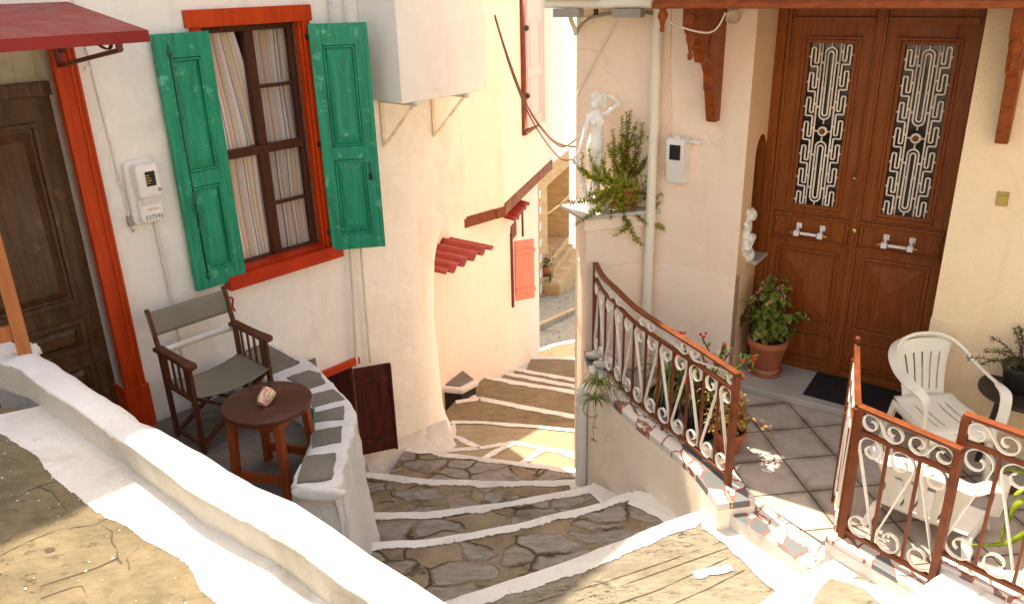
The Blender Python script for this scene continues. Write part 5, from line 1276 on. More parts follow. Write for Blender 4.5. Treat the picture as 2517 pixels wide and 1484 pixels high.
# ------------------------------------------------------------------ white plastic chairs
def plastic_chair(rt, hs, mat, nslot, sw, xs=1., dims=None):
    """local: faces -y, seat at .43*hs"""
    sh, bh, ah = dims or (.43 * hs, .82 * hs, .655 * hs)
    def q(x, y, z): return V((x * xs, y * min(1, hs * 1.15), z))
    # seat
    b = MB(True); sl = [(-.75 + 1.5 * (k + .5) / 5) for k in range(5)]
    b.grid(40, 14, lambda u, v: q((2 * u - 1) * (.235 - .02 * v), -.235 + .44 * v, sh - .018 * sin(pi * u) * sin(pi * min(1, v * 1.1)) + .018 * max(0, v - .8) * 5 - (.02 * max(0, .08 - v) / .08)),
           skip=lambda u, v: .2 < v < .8 and any(abs(2 * u - 1 - s * .9) < .022 for s in sl))
    b.grid(20, 2, lambda u, v: q((2 * u - 1) * .235, -.235 - .012 * sin(v * pi / 2), sh - .02 - .05 * v - .02 * abs(2 * u - 1) ** 4 * v)); 
    for sg in (-1, 1): b.grid(14, 2, lambda u, v: q(sg * (.235 - .02 * u) + sg * .012 * v, -.235 + .44 * u, sh - .045 * v))
    obj('seat', b, mat, rt, smooth=True, solid=.006)
    # back panel with slots
    b = MB(True)
    def back(u, v):
        x = (2 * u - 1); w = .155 + .07 * v ** 2
        return q(x * w, .20 + .10 * v + .012 * (1 - x * x) + .0, sh + .012 + (bh - sh - .03) * v - .03 * v * x * x)
    b.grid(60, 20, back, skip=lambda u, v: .12 < v < .76 and any(abs(u - (k + 1) / (nslot + 1)) < sw for k in range(nslot)))
    obj('backrest', b, mat, rt, smooth=True, solid=.007)
    # rim and arms: one hoop from front leg to front leg
    half = [(.262, -.215, sh - .02), (.272, -.215, sh + .10 * hs), (.278, -.20, ah - .035), (.283, -.15, ah), (.290, -.03, ah + .012), (.287, .10, ah + .035), (.262, .215, ah + .085), (.20, .285, bh - .035), (.10, .312, bh - .006), (0, .318, bh)]
    pts = cpath([q(-x, y, z) for x, y, z in half] + [q(x, y, z) for x, y, z in half[-2::-1]], 7)
    n = len(pts); b = MB(True); W, T, NN = [], [], []
    for i, p in enumerate(pts):
        f = abs(2 * i / (n - 1) - 1); W.append(lerp(.068, .060, f)); T.append(.020)
        tg = (pts[min(i + 1, n - 1)] - pts[max(i - 1, 0)]).normalized(); inn = V((-p.x, .05 - p.y, 0)).normalized()
        up_ = inn.cross(tg); nn = (inn * .75 + V((0, 0, .65))).normalized() if f < .62 else (inn * 1.0 + V((0, 0, .35 if f < .82 else 0))).normalized()
        NN.append(nn)
    k0 = int(n * .22); 
    def seg(a, c, name):
        bb = MB(True); bb.sweep(pts[a:c + 1], NN[a:c + 1], W[a:c + 1], T[a:c + 1]); return obj(name, bb, mat, rt, smooth=True, bevel=.004, auto=50)
    seg(0, k0, 'armrest'); seg(k0, n - 1 - k0, 'top_rim'); seg(n - 1 - k0, n - 1, 'armrest')
    for sx in (-1, 1):
        for yy, dy, tw in ((-.215, -.035, .052), (.195, .075, .048)):
            bb = MB(True)
            A = [q(sx * (.235 + .0), yy, sh - .01), q(sx * (.235 - tw), yy, sh - .01), q(sx * (.235 - tw), yy + (.03 if yy < 0 else -.03), sh - .01), q(sx * .235, yy + (.05 if yy < 0 else -.05), sh - .01)]
            Bq = [V((p.x + sx * .035, p.y + dy, 0)) for p in A]; cA = sum(Bq, V()) / 4; Bq = [cA + (p - cA) * .78 for p in Bq]
            bb.add(A + Bq, [[0, 1, 2, 3], [7, 6, 5, 4], [0, 4, 5, 1], [1, 5, 6, 2], [2, 6, 7, 3], [3, 7, 4, 0]]); obj('leg', bb, mat, rt, bevel=.006)
c1 = root('plastic_chair', 'white plastic garden armchair standing upright on the tiles beside the yellow wall', 'chair', V((2.645, 4.40, 0)), rot=radians(5)); plastic_chair(c1, 1.0, M['plastic'], 5, .012, .90)
cp_ = onz(2245, 1225, .2)
c2 = root('plastic_chair', 'low white plastic chair with four wide back slots right behind the railing panel', 'chair', V((2.36, 3.86, 0)), rot=radians(137)); plastic_chair(c2, .70, M['plasticw'], 4, .052, 1.12, (.13, .50, .40))
# black round table with potted shrub at the edge of the picture
bt = root('side_table', 'dark round side table cut off by the right edge under a potted shrub', 'table', V((3.19, 4.42, 0)))
b = MB(); b.lathe(V((3.19, 4.42, .55)), [(.27, -.03), (.285, -.02), (.285, -.004), (.28, 0)], 36); obj('tabletop', b, M['irond'], bt, smooth=True, auto=35)
for k in range(3): b = MB(); a = k * 2.09 + .6; b.bar(V((3.19 + .20 * cos(a), 4.42 + .2 * sin(a), 0)), V((3.19 + .15 * cos(a), 4.42 + .15 * sin(a), .52)), .03, .03); obj('leg', b, M['irond'], bt)
b = MB(); a0 = onz(2425, 1207, .02); b.bar(a0, a0 + V((.6, .03, 0)), .05, .025); b.lathe(a0 - V((0, 0, .0125)), [(.025, 0), (.025, .025)], 12); o = obj('wooden_plank', b, M['chairwood'], bevel=.004); tagp(o, 'dark brown wooden slat lying on the tiles behind the right railing', 'plank')

# ------------------------------------------------------------------ statues (one continuous skin each)
def sculpt(name, parts, mat, parent, vox=.0035, smooth=4):
    b = MB(True); inv = WM[parent.name].inverted()
    for pts, rad in parts:
        if len(pts) == 1: r = rad; b.blob(inv @ pts[0], r, 16, 12)
        else:
            P = [inv @ p for p in pts]; b.tube(P, rad, 14)
            b.blob(P[0], rad[0], 14, 10); b.blob(P[-1], rad[-1], 14, 10)
    o = obj(name, b, mat, parent, smooth=True)
    r = o.modifiers.new('r', 'REMESH'); r.mode = 'VOXEL'; r.voxel_size = vox; r.use_smooth_shade = True
    s = o.modifiers.new('s', 'SMOOTH'); s.iterations = smooth; s.factor = .5
    return o
NS = -.17
def sp_(x, y, dn=0.):
    s, z = PF.at((2230 + x / 2.12) / 1.6273, (330 + y / 2.12) / 1.6273, NS + dn); return PF.p(s, NS + dn, z)
UN = 1 / (2.12 * 1.6273) * 6.3 / 1994       # metres per close-up pixel
st_ = root('statue', 'white statue of a nude woman with one arm raised standing on the pier', 'statue', PF.p(.14, NS, CAPZ))
P = []
P += [([sp_(330, 1035), sp_(330, 1020)], [.09, .085])]
def T_(pts, r): P.append(([sp_(*p) for p in pts], [x * UN for x in r]))
T_([(335, 262), (336, 290), (335, 320), (334, 355), (335, 400), (334, 430), (328, 470), (322, 510), (318, 545)], [40, 62, 64, 60, 54, 52, 60, 70, 70])          # trunk
T_([(268, 288), (300, 275), (340, 268), (385, 268), (408, 265)], [22, 30, 30, 30, 24])                                                                                  # shoulders
P.append(([sp_(308, 345, .045)], V((26, 20, 26)) * UN)); P.append(([sp_(378, 340, .045)], V((26, 20, 26)) * UN))
T_([(342, 275), (338, 240), (332, 215)], [26, 22, 22])                                                                                                                     # neck
T_([(352, 172, .0), (340, 150, .0), (322, 175, .02), (312, 205, .03)], [44, 44, 38, 24])                                                                                  # head, face to the left
P.append(([sp_(292, 188, .03)], V((9, 9, 12)) * UN)); P.append(([sp_(300, 208, .035)], V((8, 8, 6)) * UN)); P.append(([sp_(306, 222, .03)], V((12, 12, 10)) * UN))
T_([(300, 122, .02), (340, 105, .0), (380, 125, -.02), (395, 165, -.02), (400, 205, -.01)], [20, 26, 30, 28, 18])                                                          # hair
T_([(265, 290), (248, 360, .01), (226, 440, .02), (205, 520, .03), (185, 585, .04)], [24, 21, 18, 17, 13])                                                                 # arm down
T_([(185, 585, .04), (170, 608, .045), (158, 625, .05)], [13, 13, 8])
for k, (dx, dy) in enumerate(((-22, 20), (-16, 28), (-8, 32), (0, 30))): T_([(166, 612, .045), (166 + dx * .6, 612 + dy * .6, .05), (166 + dx, 612 + dy, .05)], [6, 5.5, 4.5])
T_([(410, 264), (450, 235, .01), (490, 205, .015), (522, 180, .02)], [23, 21, 19, 17]); T_([(522, 180, .02), (480, 140, .02), (440, 118, .02), (405, 108, .02)], [17, 17, 14, 11])
for k in range(4): T_([(405, 108, .02), (380, 104 + k * 4, .025), (358, 103 + k * 6, .025)], [8, 6, 4.5])
T_([(296, 540), (292, 600, .01), (290, 670, .02), (296, 720, .02), (300, 800), (308, 900), (310, 985)], [46, 44, 36, 29, 29, 20, 17]); T_([(344, 540), (346, 610), (338, 690, .01), (334, 730), (336, 810, -.02), (342, 900, -.02), (346, 985, -.02)], [46, 42, 34, 28, 28, 19, 17])
T_([(310, 985), (300, 1008, .06)], [15, 10]); T_([(346, 985, -.02), (344, 1008, .04)], [15, 10])
for (a, r) in (([(150, 628, .05), (130, 650, .05), (145, 680, .04), (175, 700, .03)], [10, 14, 14, 10]), ([(165, 640, .04), (185, 720, .03), (205, 800, .02), (215, 880, .02), (245, 960, .02), (270, 1010, .02)], [10, 14, 18, 18, 18, 14]),
               ([(190, 690, .02), (225, 800, 0), (250, 900, 0), (262, 1000, 0)], [10, 14, 16, 14]), ([(285, 830, .03), (278, 900, .03), (290, 970, .03), (300, 1010, .02)], [8, 12, 12, 10]), ([(205, 880, .03), (225, 870, .04), (240, 900, .04)], [10, 12, 8]),
               ([(330, 880, .03), (350, 930, .02), (365, 1000, 0)], [8, 10, 12])): T_(a, r)
sculpt('figure', P, M['statue'], st_, .0036, 3)
# kneeling child on the niche shelf
NK = .0
def kp(x, y, dn=0.):
    s, z = R.at((2880 + x / 2.12) / 1.6273, (450 + y / 2.12) / 1.6273, NK + dn); return R.p(s, NK + dn, z)
ks = root('statuette', 'small ochre white kneeling child statuette on the niche shelf by the door', 'statuette', R.p(.22, NK, .972))
P = []
UK = 1 / (2.12 * 1.6273) * 6.4 / 1994 * 1.12
def K_(pts, r): P.append(([kp(*p) for p in pts], [x * UK for x in r]))
K_([(232, 1205), (232, 1192)], [52, 50]); K_([(225, 930), (215, 980), (210, 1040), (215, 1090)], [26, 36, 42, 46]); K_([(240, 900), (232, 930)], [18, 20])
K_([(262, 870), (252, 858), (245, 872)], [44, 46, 42]); P.append(([kp(290, 905)], V((10, 10, 10)) * UK)); K_([(235, 845), (262, 832), (290, 850)], [26, 26, 20])
K_([(220, 950, .03), (235, 1000, .04), (252, 960, .04), (262, 935, .03)], [18, 15, 13, 10]); K_([(230, 955, -.02), (258, 995, .0), (262, 950, .02)], [16, 14, 10])
K_([(215, 1085), (250, 1060, .03), (275, 1055, .03)], [42, 34, 28]); K_([(275, 1055, .03), (255, 1110, .03), (245, 1165, .03), (268, 1188, .03)], [26, 22, 16, 12]); K_([(210, 1080), (200, 1140), (205, 1185)], [44, 44, 34]); K_([(215, 1100, .02), (225, 1150, .03), (235, 1185, .02)], [26, 24, 18])
sculpt('figure', P, M['statue'], ks, .0024, 2)
# stones on the coping
for (x, y, z, r, nm) in ((1462, 872, .27, .055, 'larger rounded beach stone on the mosaic coping below the pier'), (1477, 894, .255, .05, 'pale striped beach stone on the coping nearest the spider plant')):
    p = onz(x, y, z); b = MB(); b.blob(p, (r * 1.3, r, r * .55), 16, 10, jit=.3, seed=x); b.v = [V((v.x, v.y, max(v.z, p.z - .03))) for v in b.v]; o = obj('beach_stone', b, M['marble'], smooth=True); tagp(o, nm, 'stone', 'stones on the coping')

# ------------------------------------------------------------------ loose wiring on the peach house
def sw(pts, n): return [(lambda q: S.p(q[0], n, q[1]))(S.at(x, y, n)) for x, y in pts]
def t3(*pp): return [(1258.5 + x / 2, y / 2) for x, y in pp]
cable('wall_cable', sw(t3((690, 66), (560, 66), (450, 72), (375, 92), (335, 128), (318, 170)), .03), .013, M['cabgrey'], 'grey insulated pipe run along the top of the peach wall under the air conditioner', 'pipe')
cable('drain_hose', sw(t3((285, 70), (292, 105), (305, 135), (316, 175)), .20), .016, M['cabwhite'], 'pale bent drain hose under the left end of the air conditioner', 'hose')
cable('wall_cable', sw(t3((535, 72), (480, 175), (430, 265), (395, 335), (350, 410), (322, 470)), .012), .006, M['cabwhite'], 'thin pale cable slanting across the peach wall above the statue', 'cable')
cable('porch_cable', sw(t3((752, 62), (775, 108), (850, 140), (920, 158), (975, 160), (1015, 130), (1050, 62)), .62), .006, M['cabwhite'], 'cream cable looping between the canopy pendants', 'cable')
cable('porch_cable', sw(t3((880, 50), (868, 110), (880, 165), (915, 190)), .30), .010, M['cabgrey'], 'grey cable bundle hanging beside the left canopy bracket', 'cable')
b = MB(); cc = S.at(*t3((1092, 86))[0], .02)
for k in range(3): b.tube([S.p(cc[0] + (.038 + .008 * k) * cos(a), .02 + .006 * k, cc[1] + (.055 - .006 * k) * sin(a)) for a in [i * pi / 12 for i in range(25)]], .005, 6)
o = obj('cable_coil', b, M['cabwhite'], smooth=True); tagp(o, 'small coil of cream cable on the wall right of the left canopy bracket', 'cable')
# ------------------------------------------------------------------ plants
def pot(name, label, p, r0, r1, h, mat, saucer=None, rimh=.03, band=None, group=None):
    rt = root(name, label, 'plant', p, group=group)
    b = MB(); q = V(p) + V((0, 0, .012 if saucer else 0)); b.lathe(q, [(r0 * .9, 0), (r0, .006), (lerp(r0, r1, .82), h - rimh - .008), (r1 * 1.02, h - rimh), (r1 * 1.05, h - rimh * .5), (r1 * 1.03, h), (r1 * .90, h), (r1 * .86, h - .03)], 28)
    po = obj('pot', b, mat, rt, smooth=True, auto=50)
    if band: b = MB(); b.lathe(q, [(lerp(r0, r1, .02) + .003, .012), (lerp(r0, r1, .16) + .003, h * .17)], 28, cap=False); obj('band', b, M['terrab'], po, smooth=True)
    if saucer: b = MB(); b.lathe(V(p), [(saucer * .85, 0), (saucer, .03), (saucer * .97, .033), (saucer * .8, .012)], 28); obj('saucer', b, mat, rt, smooth=True, auto=50)
    b = MB(); b.disc(q + V((0, 0, h - .025)), (0, 0, 1), r1 * .88, seg=20); obj('soil', b, M['soil'], rt)
    return rt, q + V((0, 0, h - .03))
rnd = random.Random(11)
def G_(s=1.): return V((rnd.gauss(0, s), rnd.gauss(0, s), rnd.gauss(0, s)))

# jade plant on the pier
NJ = -.10
def jp(x, y, dn=0.):
    s, z = PF.at((2230 + x / 2.12) / 1.6273, (330 + y / 2.12) / 1.6273, NJ + dn); return PF.p(s, NJ + dn, z)
jb = jp(560, 1050); jb.z = CAPZ
jr, jt = pot('jade_plant', 'bushy small leaved jade plant in terracotta pot trailing over the pier cap', jb, .072, .100, .165, M['terra'], saucer=.105)
stems = [[(540, 820), (500, 700), (478, 560), (470, 400)], [(550, 810), (540, 600), (548, 440), (545, 290)], [(560, 800), (575, 600), (585, 420), (588, 245)], [(560, 800), (580, 640), (600, 400), (618, 228)], [(575, 800), (585, 620), (640, 430), (680, 328)],
         [(590, 820), (640, 700), (700, 520), (715, 345)], [(600, 830), (660, 720), (720, 540), (772, 378)], [(600, 840), (690, 720), (790, 600), (808, 540), (765, 455)], [(530, 830), (500, 720), (455, 600), (425, 518)], [(500, 840), (400, 830), (300, 700), (268, 558)], [(480, 860), (330, 820), (215, 740), (205, 700), (218, 595)],
         [(500, 850), (380, 830), (320, 740), (325, 640), (370, 562)], [(510, 850), (410, 800), (390, 690), (412, 595)], [(520, 850), (440, 830), (425, 790), (445, 738)], [(610, 850), (700, 860), (745, 810), (772, 758)], [(520, 830), (480, 740), (480, 620), (485, 470)], [(590, 820), (640, 720), (660, 600), (655, 450)],
         [(600, 830), (690, 760), (760, 660), (800, 560)], [(570, 800), (560, 690), (530, 560), (515, 500)], [(480, 860), (300, 810), (200, 740), (160, 705)], [(590, 810), (610, 690), (570, 600), (650, 520), (690, 450)]]
trail = [[(480, 900), (380, 990), (250, 1005), (120, 1020), (15, 1028)], [(470, 930), (360, 1060), (250, 1140), (125, 1225)], [(650, 900), (740, 960), (800, 985), (890, 942)], [(620, 960), (660, 1110), (760, 1190), (860, 1215), (935, 1262)], [(560, 1000), (560, 1130), (610, 1220), (660, 1320), (728, 1386)],
         [(590, 1000), (620, 1180), (560, 1250), (482, 1298)], [(680, 930), (780, 960), (800, 1060), (790, 1215)], [(690, 940), (800, 1010), (820, 1050), (872, 1018)], [(500, 960), (460, 1060), (450, 1170)], [(450, 930), (360, 960), (330, 1040), (380, 1110)], [(480, 900), (420, 930), (300, 940), (220, 1000)], [(560, 960), (540, 1060), (580, 1150), (600, 1230)]]
sb, lb = MB(), MB()
for i, st in enumerate(stems + trail):
    tr = i >= len(stems); dn0 = rnd.uniform(-.09, .09) if not tr else rnd.uniform(.06, .16)
    pts = [jp(x, y, (0 if k == 0 else dn0 * min(1, k / 2.))) for k, (x, y) in enumerate(st)]
    if tr: pts = [jp(x, y, [.06, .12, .165, .17, .17][min(k, 4)] if y > 960 or k else .06) for k, (x, y) in enumerate(st)]
    pa = cpath(pts, 8); sb.tube(pa, [lerp(.0048, .0016, k / (len(pa) - 1)) for k in range(len(pa))], 5)
    PP = Path(pa); d = .03 if tr else PP.len * .12; k = 0
    while d < PP.len:
        p, t = PP.at(d); a = k * pi / 2 + rnd.uniform(-.4, .4); x = t.orthogonal().normalized(); y = t.cross(x)
        for sg in (0, pi):
            o_d = x * cos(a + sg) + y * sin(a + sg); f = d / PP.len; s_ = rnd.uniform(.023, .036) * (1 if f < .85 else .75)
            lb.leaf(p, (o_d + t * .35 + G_(.15)).normalized(), t + G_(.2), s_, s_ * .95, m=1 if (f > .8 and rnd.random() < .5) or rnd.random() < .12 else 0, droop=.05, fold=.05)
        d += rnd.uniform(.009, .014); k += 1
for i in range(620):      # dense heart round the pot
    p = jp(rnd.gauss(555, 95), rnd.gauss(915, 85), rnd.uniform(.02, .17)); s_ = rnd.uniform(.02, .032); lb.leaf(p, G_() + V((0, 0, .5)), G_() + V((0, 0, 1)), s_, s_, m=int(rnd.random() < .22), droop=.05, fold=.05)
obj('stems', sb, M['stem'], jr, smooth=True); obj('leaves', lb, [M['jade'], M['jadeb']], jr)

# begonia by the door
bp = V((1.985, 5.735, .056)); br, btp = pot('begonia', 'pink flowering begonia in a large terracotta pot on the marble doorstep', bp, .098, .150, .285, M['terra'], saucer=.135, rimh=.05, band=True)
sb, lb, fb = MB(), MB(), MB()
c0 = V((bp.x, bp.y, .62))
for i in range(46):
    a = rnd.uniform(0, 2 * pi); e = rnd.uniform(.1, 1); tip = V((bp.x + cos(a) * e * .24, bp.y + sin(a) * e * .24, .38 + (1 - e * .75) * .48 + rnd.uniform(-.05, .05)))
    pa = cpath([btp + V((cos(a) * .05, sin(a) * .05, 0)), btp.lerp(tip, .5) + V((0, 0, .06)), tip], 6); sb.tube(pa, [.006 - .0007 * k * 6 / len(pa) for k in range(len(pa))], 5)
    PP = Path(pa)
    for k in range(6):
        p, t = PP.at(PP.len * (.28 + .72 * k / 5)); dr = (V((cos(a), sin(a), .1)) + G_(.7)); dr.z = min(dr.z, .3); l = rnd.uniform(.055, .095); lb.leaf(p + G_(.012), dr, V((0, 0, 1)) + G_(.3), l, l * .85, droop=.45, fold=.10)
    if i % 2 == 0:
        p = tip + V((cos(a), sin(a), .2)) * .03; fb = MB()
        for k in range(9): fb.leaf(p + G_(.010), G_() + V((0, -.5, .2)), G_(), .016, .014)
        obj('flower', fb, M['pinkfl'], br)
for pts, lv in (([btp + V((-.1, -.03, .0)), btp + V((-.19, -.06, .12)), btp + V((-.20, -.06, .25)), btp + V((-.175, -.06, .34))], 5), ([btp, btp + V((-.03, .02, .3)), btp + V((-.03, -.02, .52))], 8)):
    pa = cpath(pts, 8); sb.tube(pa, .004, 5)
    for k in range(lv): lb.leaf(pa[-1] + G_(.02), G_() * .8 + V((0, 0, .05)), (0, 0, 1), .055, .05, droop=.4)
obj('stems', sb, M['stem'], br, smooth=True); obj('leaves', lb, M['begonia'], br)

# planter behind the curved railing
def spider(lb, base, n, l, rr=rnd, up_=.6, w=.014, mm=0):
    for i in range(n):
        a = rr.uniform(0, 2 * pi); h = rr.uniform(.3, 1) * l; k = rr.uniform(.35, 1.0)
        pts = [base, base + V((cos(a) * h * .25, sin(a) * h * .25, h * up_)), base + V((cos(a) * h * .65, sin(a) * h * .65, h * up_ * .95)), base + V((cos(a) * h, sin(a) * h, h * (up_ * .2 - .25 * k)))]
        pa = cpath(pts, 4); s = V((-sin(a), cos(a), 0)); lb.sweep(pa, s, [w * (1 - (j / (len(pa) - 1)) ** 2 * .92) for j in range(len(pa))], .0012, m=mm)
pa_ = V((1.10, 5.18, .0))
pr2, pt2 = pot('spider_plant', 'grassy spider plant in a dark pot behind the curved railing', pa_, .09, .13, .20, M['blackpot']); lb = MB(); spider(lb, pt2 + V((0, 0, .02)), 90, .38); spider(lb, pt2 + V((.1, -.1, .02)), 40, .28); obj('leaves', lb, M['spider'], pr2)
pc_ = V((1.30, 4.93, 0)); prc, ptc = pot('crown_of_thorns', 'thorny leafy shrub with red flowers in a dark pot behind the curved railing', pc_, .10, .14, .20, M['blackpot'])
sb, lb, fb = MB(), MB(), MB()
for i in range(26):
    a = rnd.uniform(0, 2 * pi); e = rnd.uniform(.05, .30); h = rnd.uniform(.25, .62); tip = ptc + V((cos(a) * e, sin(a) * e, h)); pa = cpath([ptc + G_(.02), ptc.lerp(tip, .5) + G_(.04), tip], 6); sb.tube(pa, .006, 5)
    for p in pa[2:]:
        for k in range(3): sb.tube([p, p + G_(.012)], [.0015, .0005], 4)
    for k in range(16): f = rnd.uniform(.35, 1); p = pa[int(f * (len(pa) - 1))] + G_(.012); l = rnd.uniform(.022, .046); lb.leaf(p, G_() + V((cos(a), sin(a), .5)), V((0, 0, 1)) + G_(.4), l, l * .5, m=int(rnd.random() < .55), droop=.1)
    if i % 2 == 0:
        fb = MB()
        for k in range(5): fb.disc(tip + V((0, 0, .02)) + G_(.014), G_() + V((0, -1, .8)), .012)
        obj('flower', fb, M['redfl'], prc)
for dx in (.16,):     # bright spray catching the sun at the rail
    tip = ptc + V((.20, -.30, .55)); pa = cpath([ptc, ptc + V((.10, -.12, .3)), tip], 8); sb.tube(pa, .005, 5)
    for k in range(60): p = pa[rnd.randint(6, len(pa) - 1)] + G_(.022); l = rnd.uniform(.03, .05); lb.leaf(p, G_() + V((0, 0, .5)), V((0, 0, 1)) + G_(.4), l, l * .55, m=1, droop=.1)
    fb = MB()
    for k in range(9): fb.disc(tip + G_(.022), G_() + V((0, -1, .8)), .012)
    obj('flower', fb, M['redfl'], prc)
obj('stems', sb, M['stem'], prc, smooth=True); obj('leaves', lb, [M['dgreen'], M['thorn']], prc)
p4 = onz(1757, 1140, .0) + V((.13, .17, 0)); prd, ptd = pot('coleus', 'yellow and pink leaved coleus in a terracotta pot by the railing end post', V((p4.x, p4.y, 0)), .075, .11, .16, M['terra'], rimh=.035)
sb, lb = MB(), MB()
for i in range(40):
    a = rnd.uniform(0, 2 * pi); e = rnd.uniform(.03, .16); tip = ptd + V((cos(a) * e - .02, sin(a) * e + .02, rnd.uniform(.08, .33))); pa = cpath([ptd, ptd.lerp(tip, .5) + G_(.015), tip], 5); sb.tube(pa, .0035, 5)
    for k in range(12): p = pa[rnd.randint(4, len(pa) - 1)] + G_(.016); l = rnd.uniform(.028, .055); dr = V((cos(a), sin(a), .15)) + G_(.6); lb.leaf(p, dr, V((0, 0, 1)) + G_(.3), l, l * .62, m=int(rnd.random() < .38), droop=.35)
for dx, dy in ((.25, -.10), (.22, .0)):
    tip = ptd + V((dx, dy, .05)); pa = cpath([ptd, ptd + V((dx * .5, dy * .5, .13)), tip], 6); sb.tube(pa, .003, 5)
    for k in range(16): p = pa[rnd.randint(4, len(pa) - 1)] + G_(.014); l = rnd.uniform(.025, .045); lb.leaf(p, G_(.8) + V((.3, 0, -.3)), V((0, 0, 1)), l, l * .6, m=int(rnd.random() < .6), droop=.3)
obj('stems', sb, M['stem'], prd, smooth=True); obj('leaves', lb, [M['coleus'], M['coleusr']], prd)
# spider plant runner hanging over the wall
hb = onz(1500, 950, .20); hr = root('hanging_plant', 'spider plant runner hanging over the coping of the terrace wall', 'plant', hb); lb, sb = MB(), MB()
f0 = onz(1478, 945, .22) + V((-.03, -.05, .02)); spider(lb, f0, 60, .19, up_=.35, w=.013); spider(lb, f0 + V((-.03, -.03, -.10)), 46, .15, up_=.15, w=.012); spider(lb, onz(1525, 960, .2), 16, .14, up_=.4, w=.009)
pl = [hb, onz(1475, 935, .24), onz(1462, 985, .02) , onz(1466, 1030, -.16), onz(1460, 1085, -.37)]
dirw = V((-.05, -.04, 0)); pl = [hb, f0] + [V((f0.x - .03, f0.y - .03, f0.z - k * .11)) + V((.006 * (-1) ** k, 0, 0)) for k in range(1, 5)]
sb.tube(cpath(pl, 6), .0025, 5); sb.tube([V((v.x + .012, v.y, v.z)) for v in cpath(pl[:-1], 6)], .002, 5); spider(lb, pl[-1], 12, .05, up_=.2, w=.006); spider(lb, pl[-2] + V((.01, 0, 0)), 8, .03, up_=.2, w=.004)
p5 = onz(1552, 985, .13) + V((-.05, -.06, 0)); sb.tube(cpath([p5 + V((.06, .07, .02)), p5, p5 + V((0, 0, -.08)), p5 + V((-.005, 0, -.17))], 5), .002, 5); spider(lb, p5 + V((-.005, 0, -.17)), 8, .03, up_=.2, w=.005)
for k in range(2): sb.tube([f0 + V((.0 + .07 * cos(a) - .04, -.03, -.16 + .08 * sin(a) - .01 * k)) for a in [i * pi / 10 for i in range(18)]], .002, 5)
obj('leaves', lb, M['spider'], hr); obj('stems', sb, M['stemg'], hr)
# needle leaved shrub on the dark table
rp_ = V((3.13, 4.45, .55)); rr_, rt_ = pot('potted_shrub', 'needle leaved shrub in a black pot on the dark table at the right edge', rp_, .085, .11, .17, M['blackpot']); sb, lb = MB(), MB()
for i in range(34):
    a = rnd.uniform(0, 2 * pi); e = rnd.uniform(.05, .30); tip = rt_ + V((cos(a) * e, sin(a) * e, rnd.uniform(.02, .24))); pa = cpath([rt_ + G_(.02), rt_.lerp(tip, .5) + V((0, 0, .04)), tip], 7); sb.tube(pa, .0032, 5)
    for p in pa[3:]:
        for k in range(5): lb.leaf(p + G_(.004), G_() + (tip - rt_) * 2, G_(), rnd.uniform(.022, .036), .0055, droop=.05)
tip = rt_ + V((-.36, .0, .09)); pa = cpath([rt_, rt_ + V((-.2, 0, .07)), tip], 8); sb.tube(pa, .003, 5)
for p in pa[6:]:
    for k in range(3): lb.leaf(p, G_() + V((-1, 0, .3)), G_(), .03, .006, droop=.05)
obj('stems', sb, M['stem'], rr_, smooth=True); obj('leaves', lb, M['rosemary'], rr_)
# strap leaves poking through the right railing
sr = V((3.02, 3.62, 0)); srr, srt = pot('strap_leaf_plant', 'yellow green strap leaved plant poking through the right railing panel', sr, .09, .13, .2, M['terra']); lb = MB()
for pts in ([srt, srt + V((-.1, -.05, .28)), onz(2500, 1158, .42), onz(2432, 1143, .40)], [srt, onz(2545, 1300, .35), onz(2470, 1335, .22), onz(2381, 1337, .20)], [srt, onz(2520, 1230, .40), onz(2478, 1280, .28), onz(2455, 1345, .12)], [srt, srt + V((.1, .1, .4)), srt + V((.3, .15, .35))], [srt, srt + V((-.02, .05, .45)), onz(2517, 1200, .5), onz(2490, 1222, .45)], [srt, srt + V((.05, -.12, .4)), srt + V((.1, -.3, .42))]):
    pa = cpath(pts, 7); n = len(pa); t0 = (pa[-1] - pa[0]); side = t0.cross(V((0, 0, 1))).normalized()
    lb.sweep(pa, side + V((0, 0, .25)), [.036 * (1 - (j / (n - 1)) ** 3 * .95) for j in range(n)], .003)
obj('leaves', lb, M['strapleaf'], srr, smooth=True)
# ------------------------------------------------------------------ pink house down the alley
pc = onz(1252, 933, -2.10); pl_ = onz(1170, 967, -1.87); prr = onz(1327, 892, -2.80)
def fr2(a, c):
    u = V((c.x - a.x, c.y - a.y, 0)).normalized(); return Fr(a, u, V((u.y, -u.x, 0)))
W1 = fr2(pl_, pc); W2 = fr2(pc, prr); l1 = (V((pc.x, pc.y, 0)) - V((pl_.x, pl_.y, 0))).length; l2 = (V((prr.x, prr.y, 0)) - V((pc.x, pc.y, 0))).length
pk = root('pink_house', 'pink washed house down the alley with timber beam and rose shutters', 'house', V((pc.x, pc.y, -2)))
BZ = .42
b = MB()
b.poly([W1.p(-1.3, 0, -4), W1.p(l1, 0, -4), W1.p(l1, 0, BZ + .2), W1.p(-1.3, 0, BZ + .2)]); b.poly([W2.p(0, 0, -4.5), W2.p(l2, 0, -4.5), W2.p(l2, 0, BZ + .2), W2.p(0, 0, BZ + .2)])
b.poly([W2.p(l2, 0, -4.5), W2.p(l2, -4, -4.5), W2.p(l2, -4, BZ + .2), W2.p(l2, 0, BZ + .2)]); b.poly([W1.p(-1.3, 0, -4), W1.p(-1.3, -4, -4), W1.p(-1.3, -4, BZ + .2), W1.p(-1.3, 0, BZ + .2)])
obj('wall', b, M['pink'], pk)
b = MB()
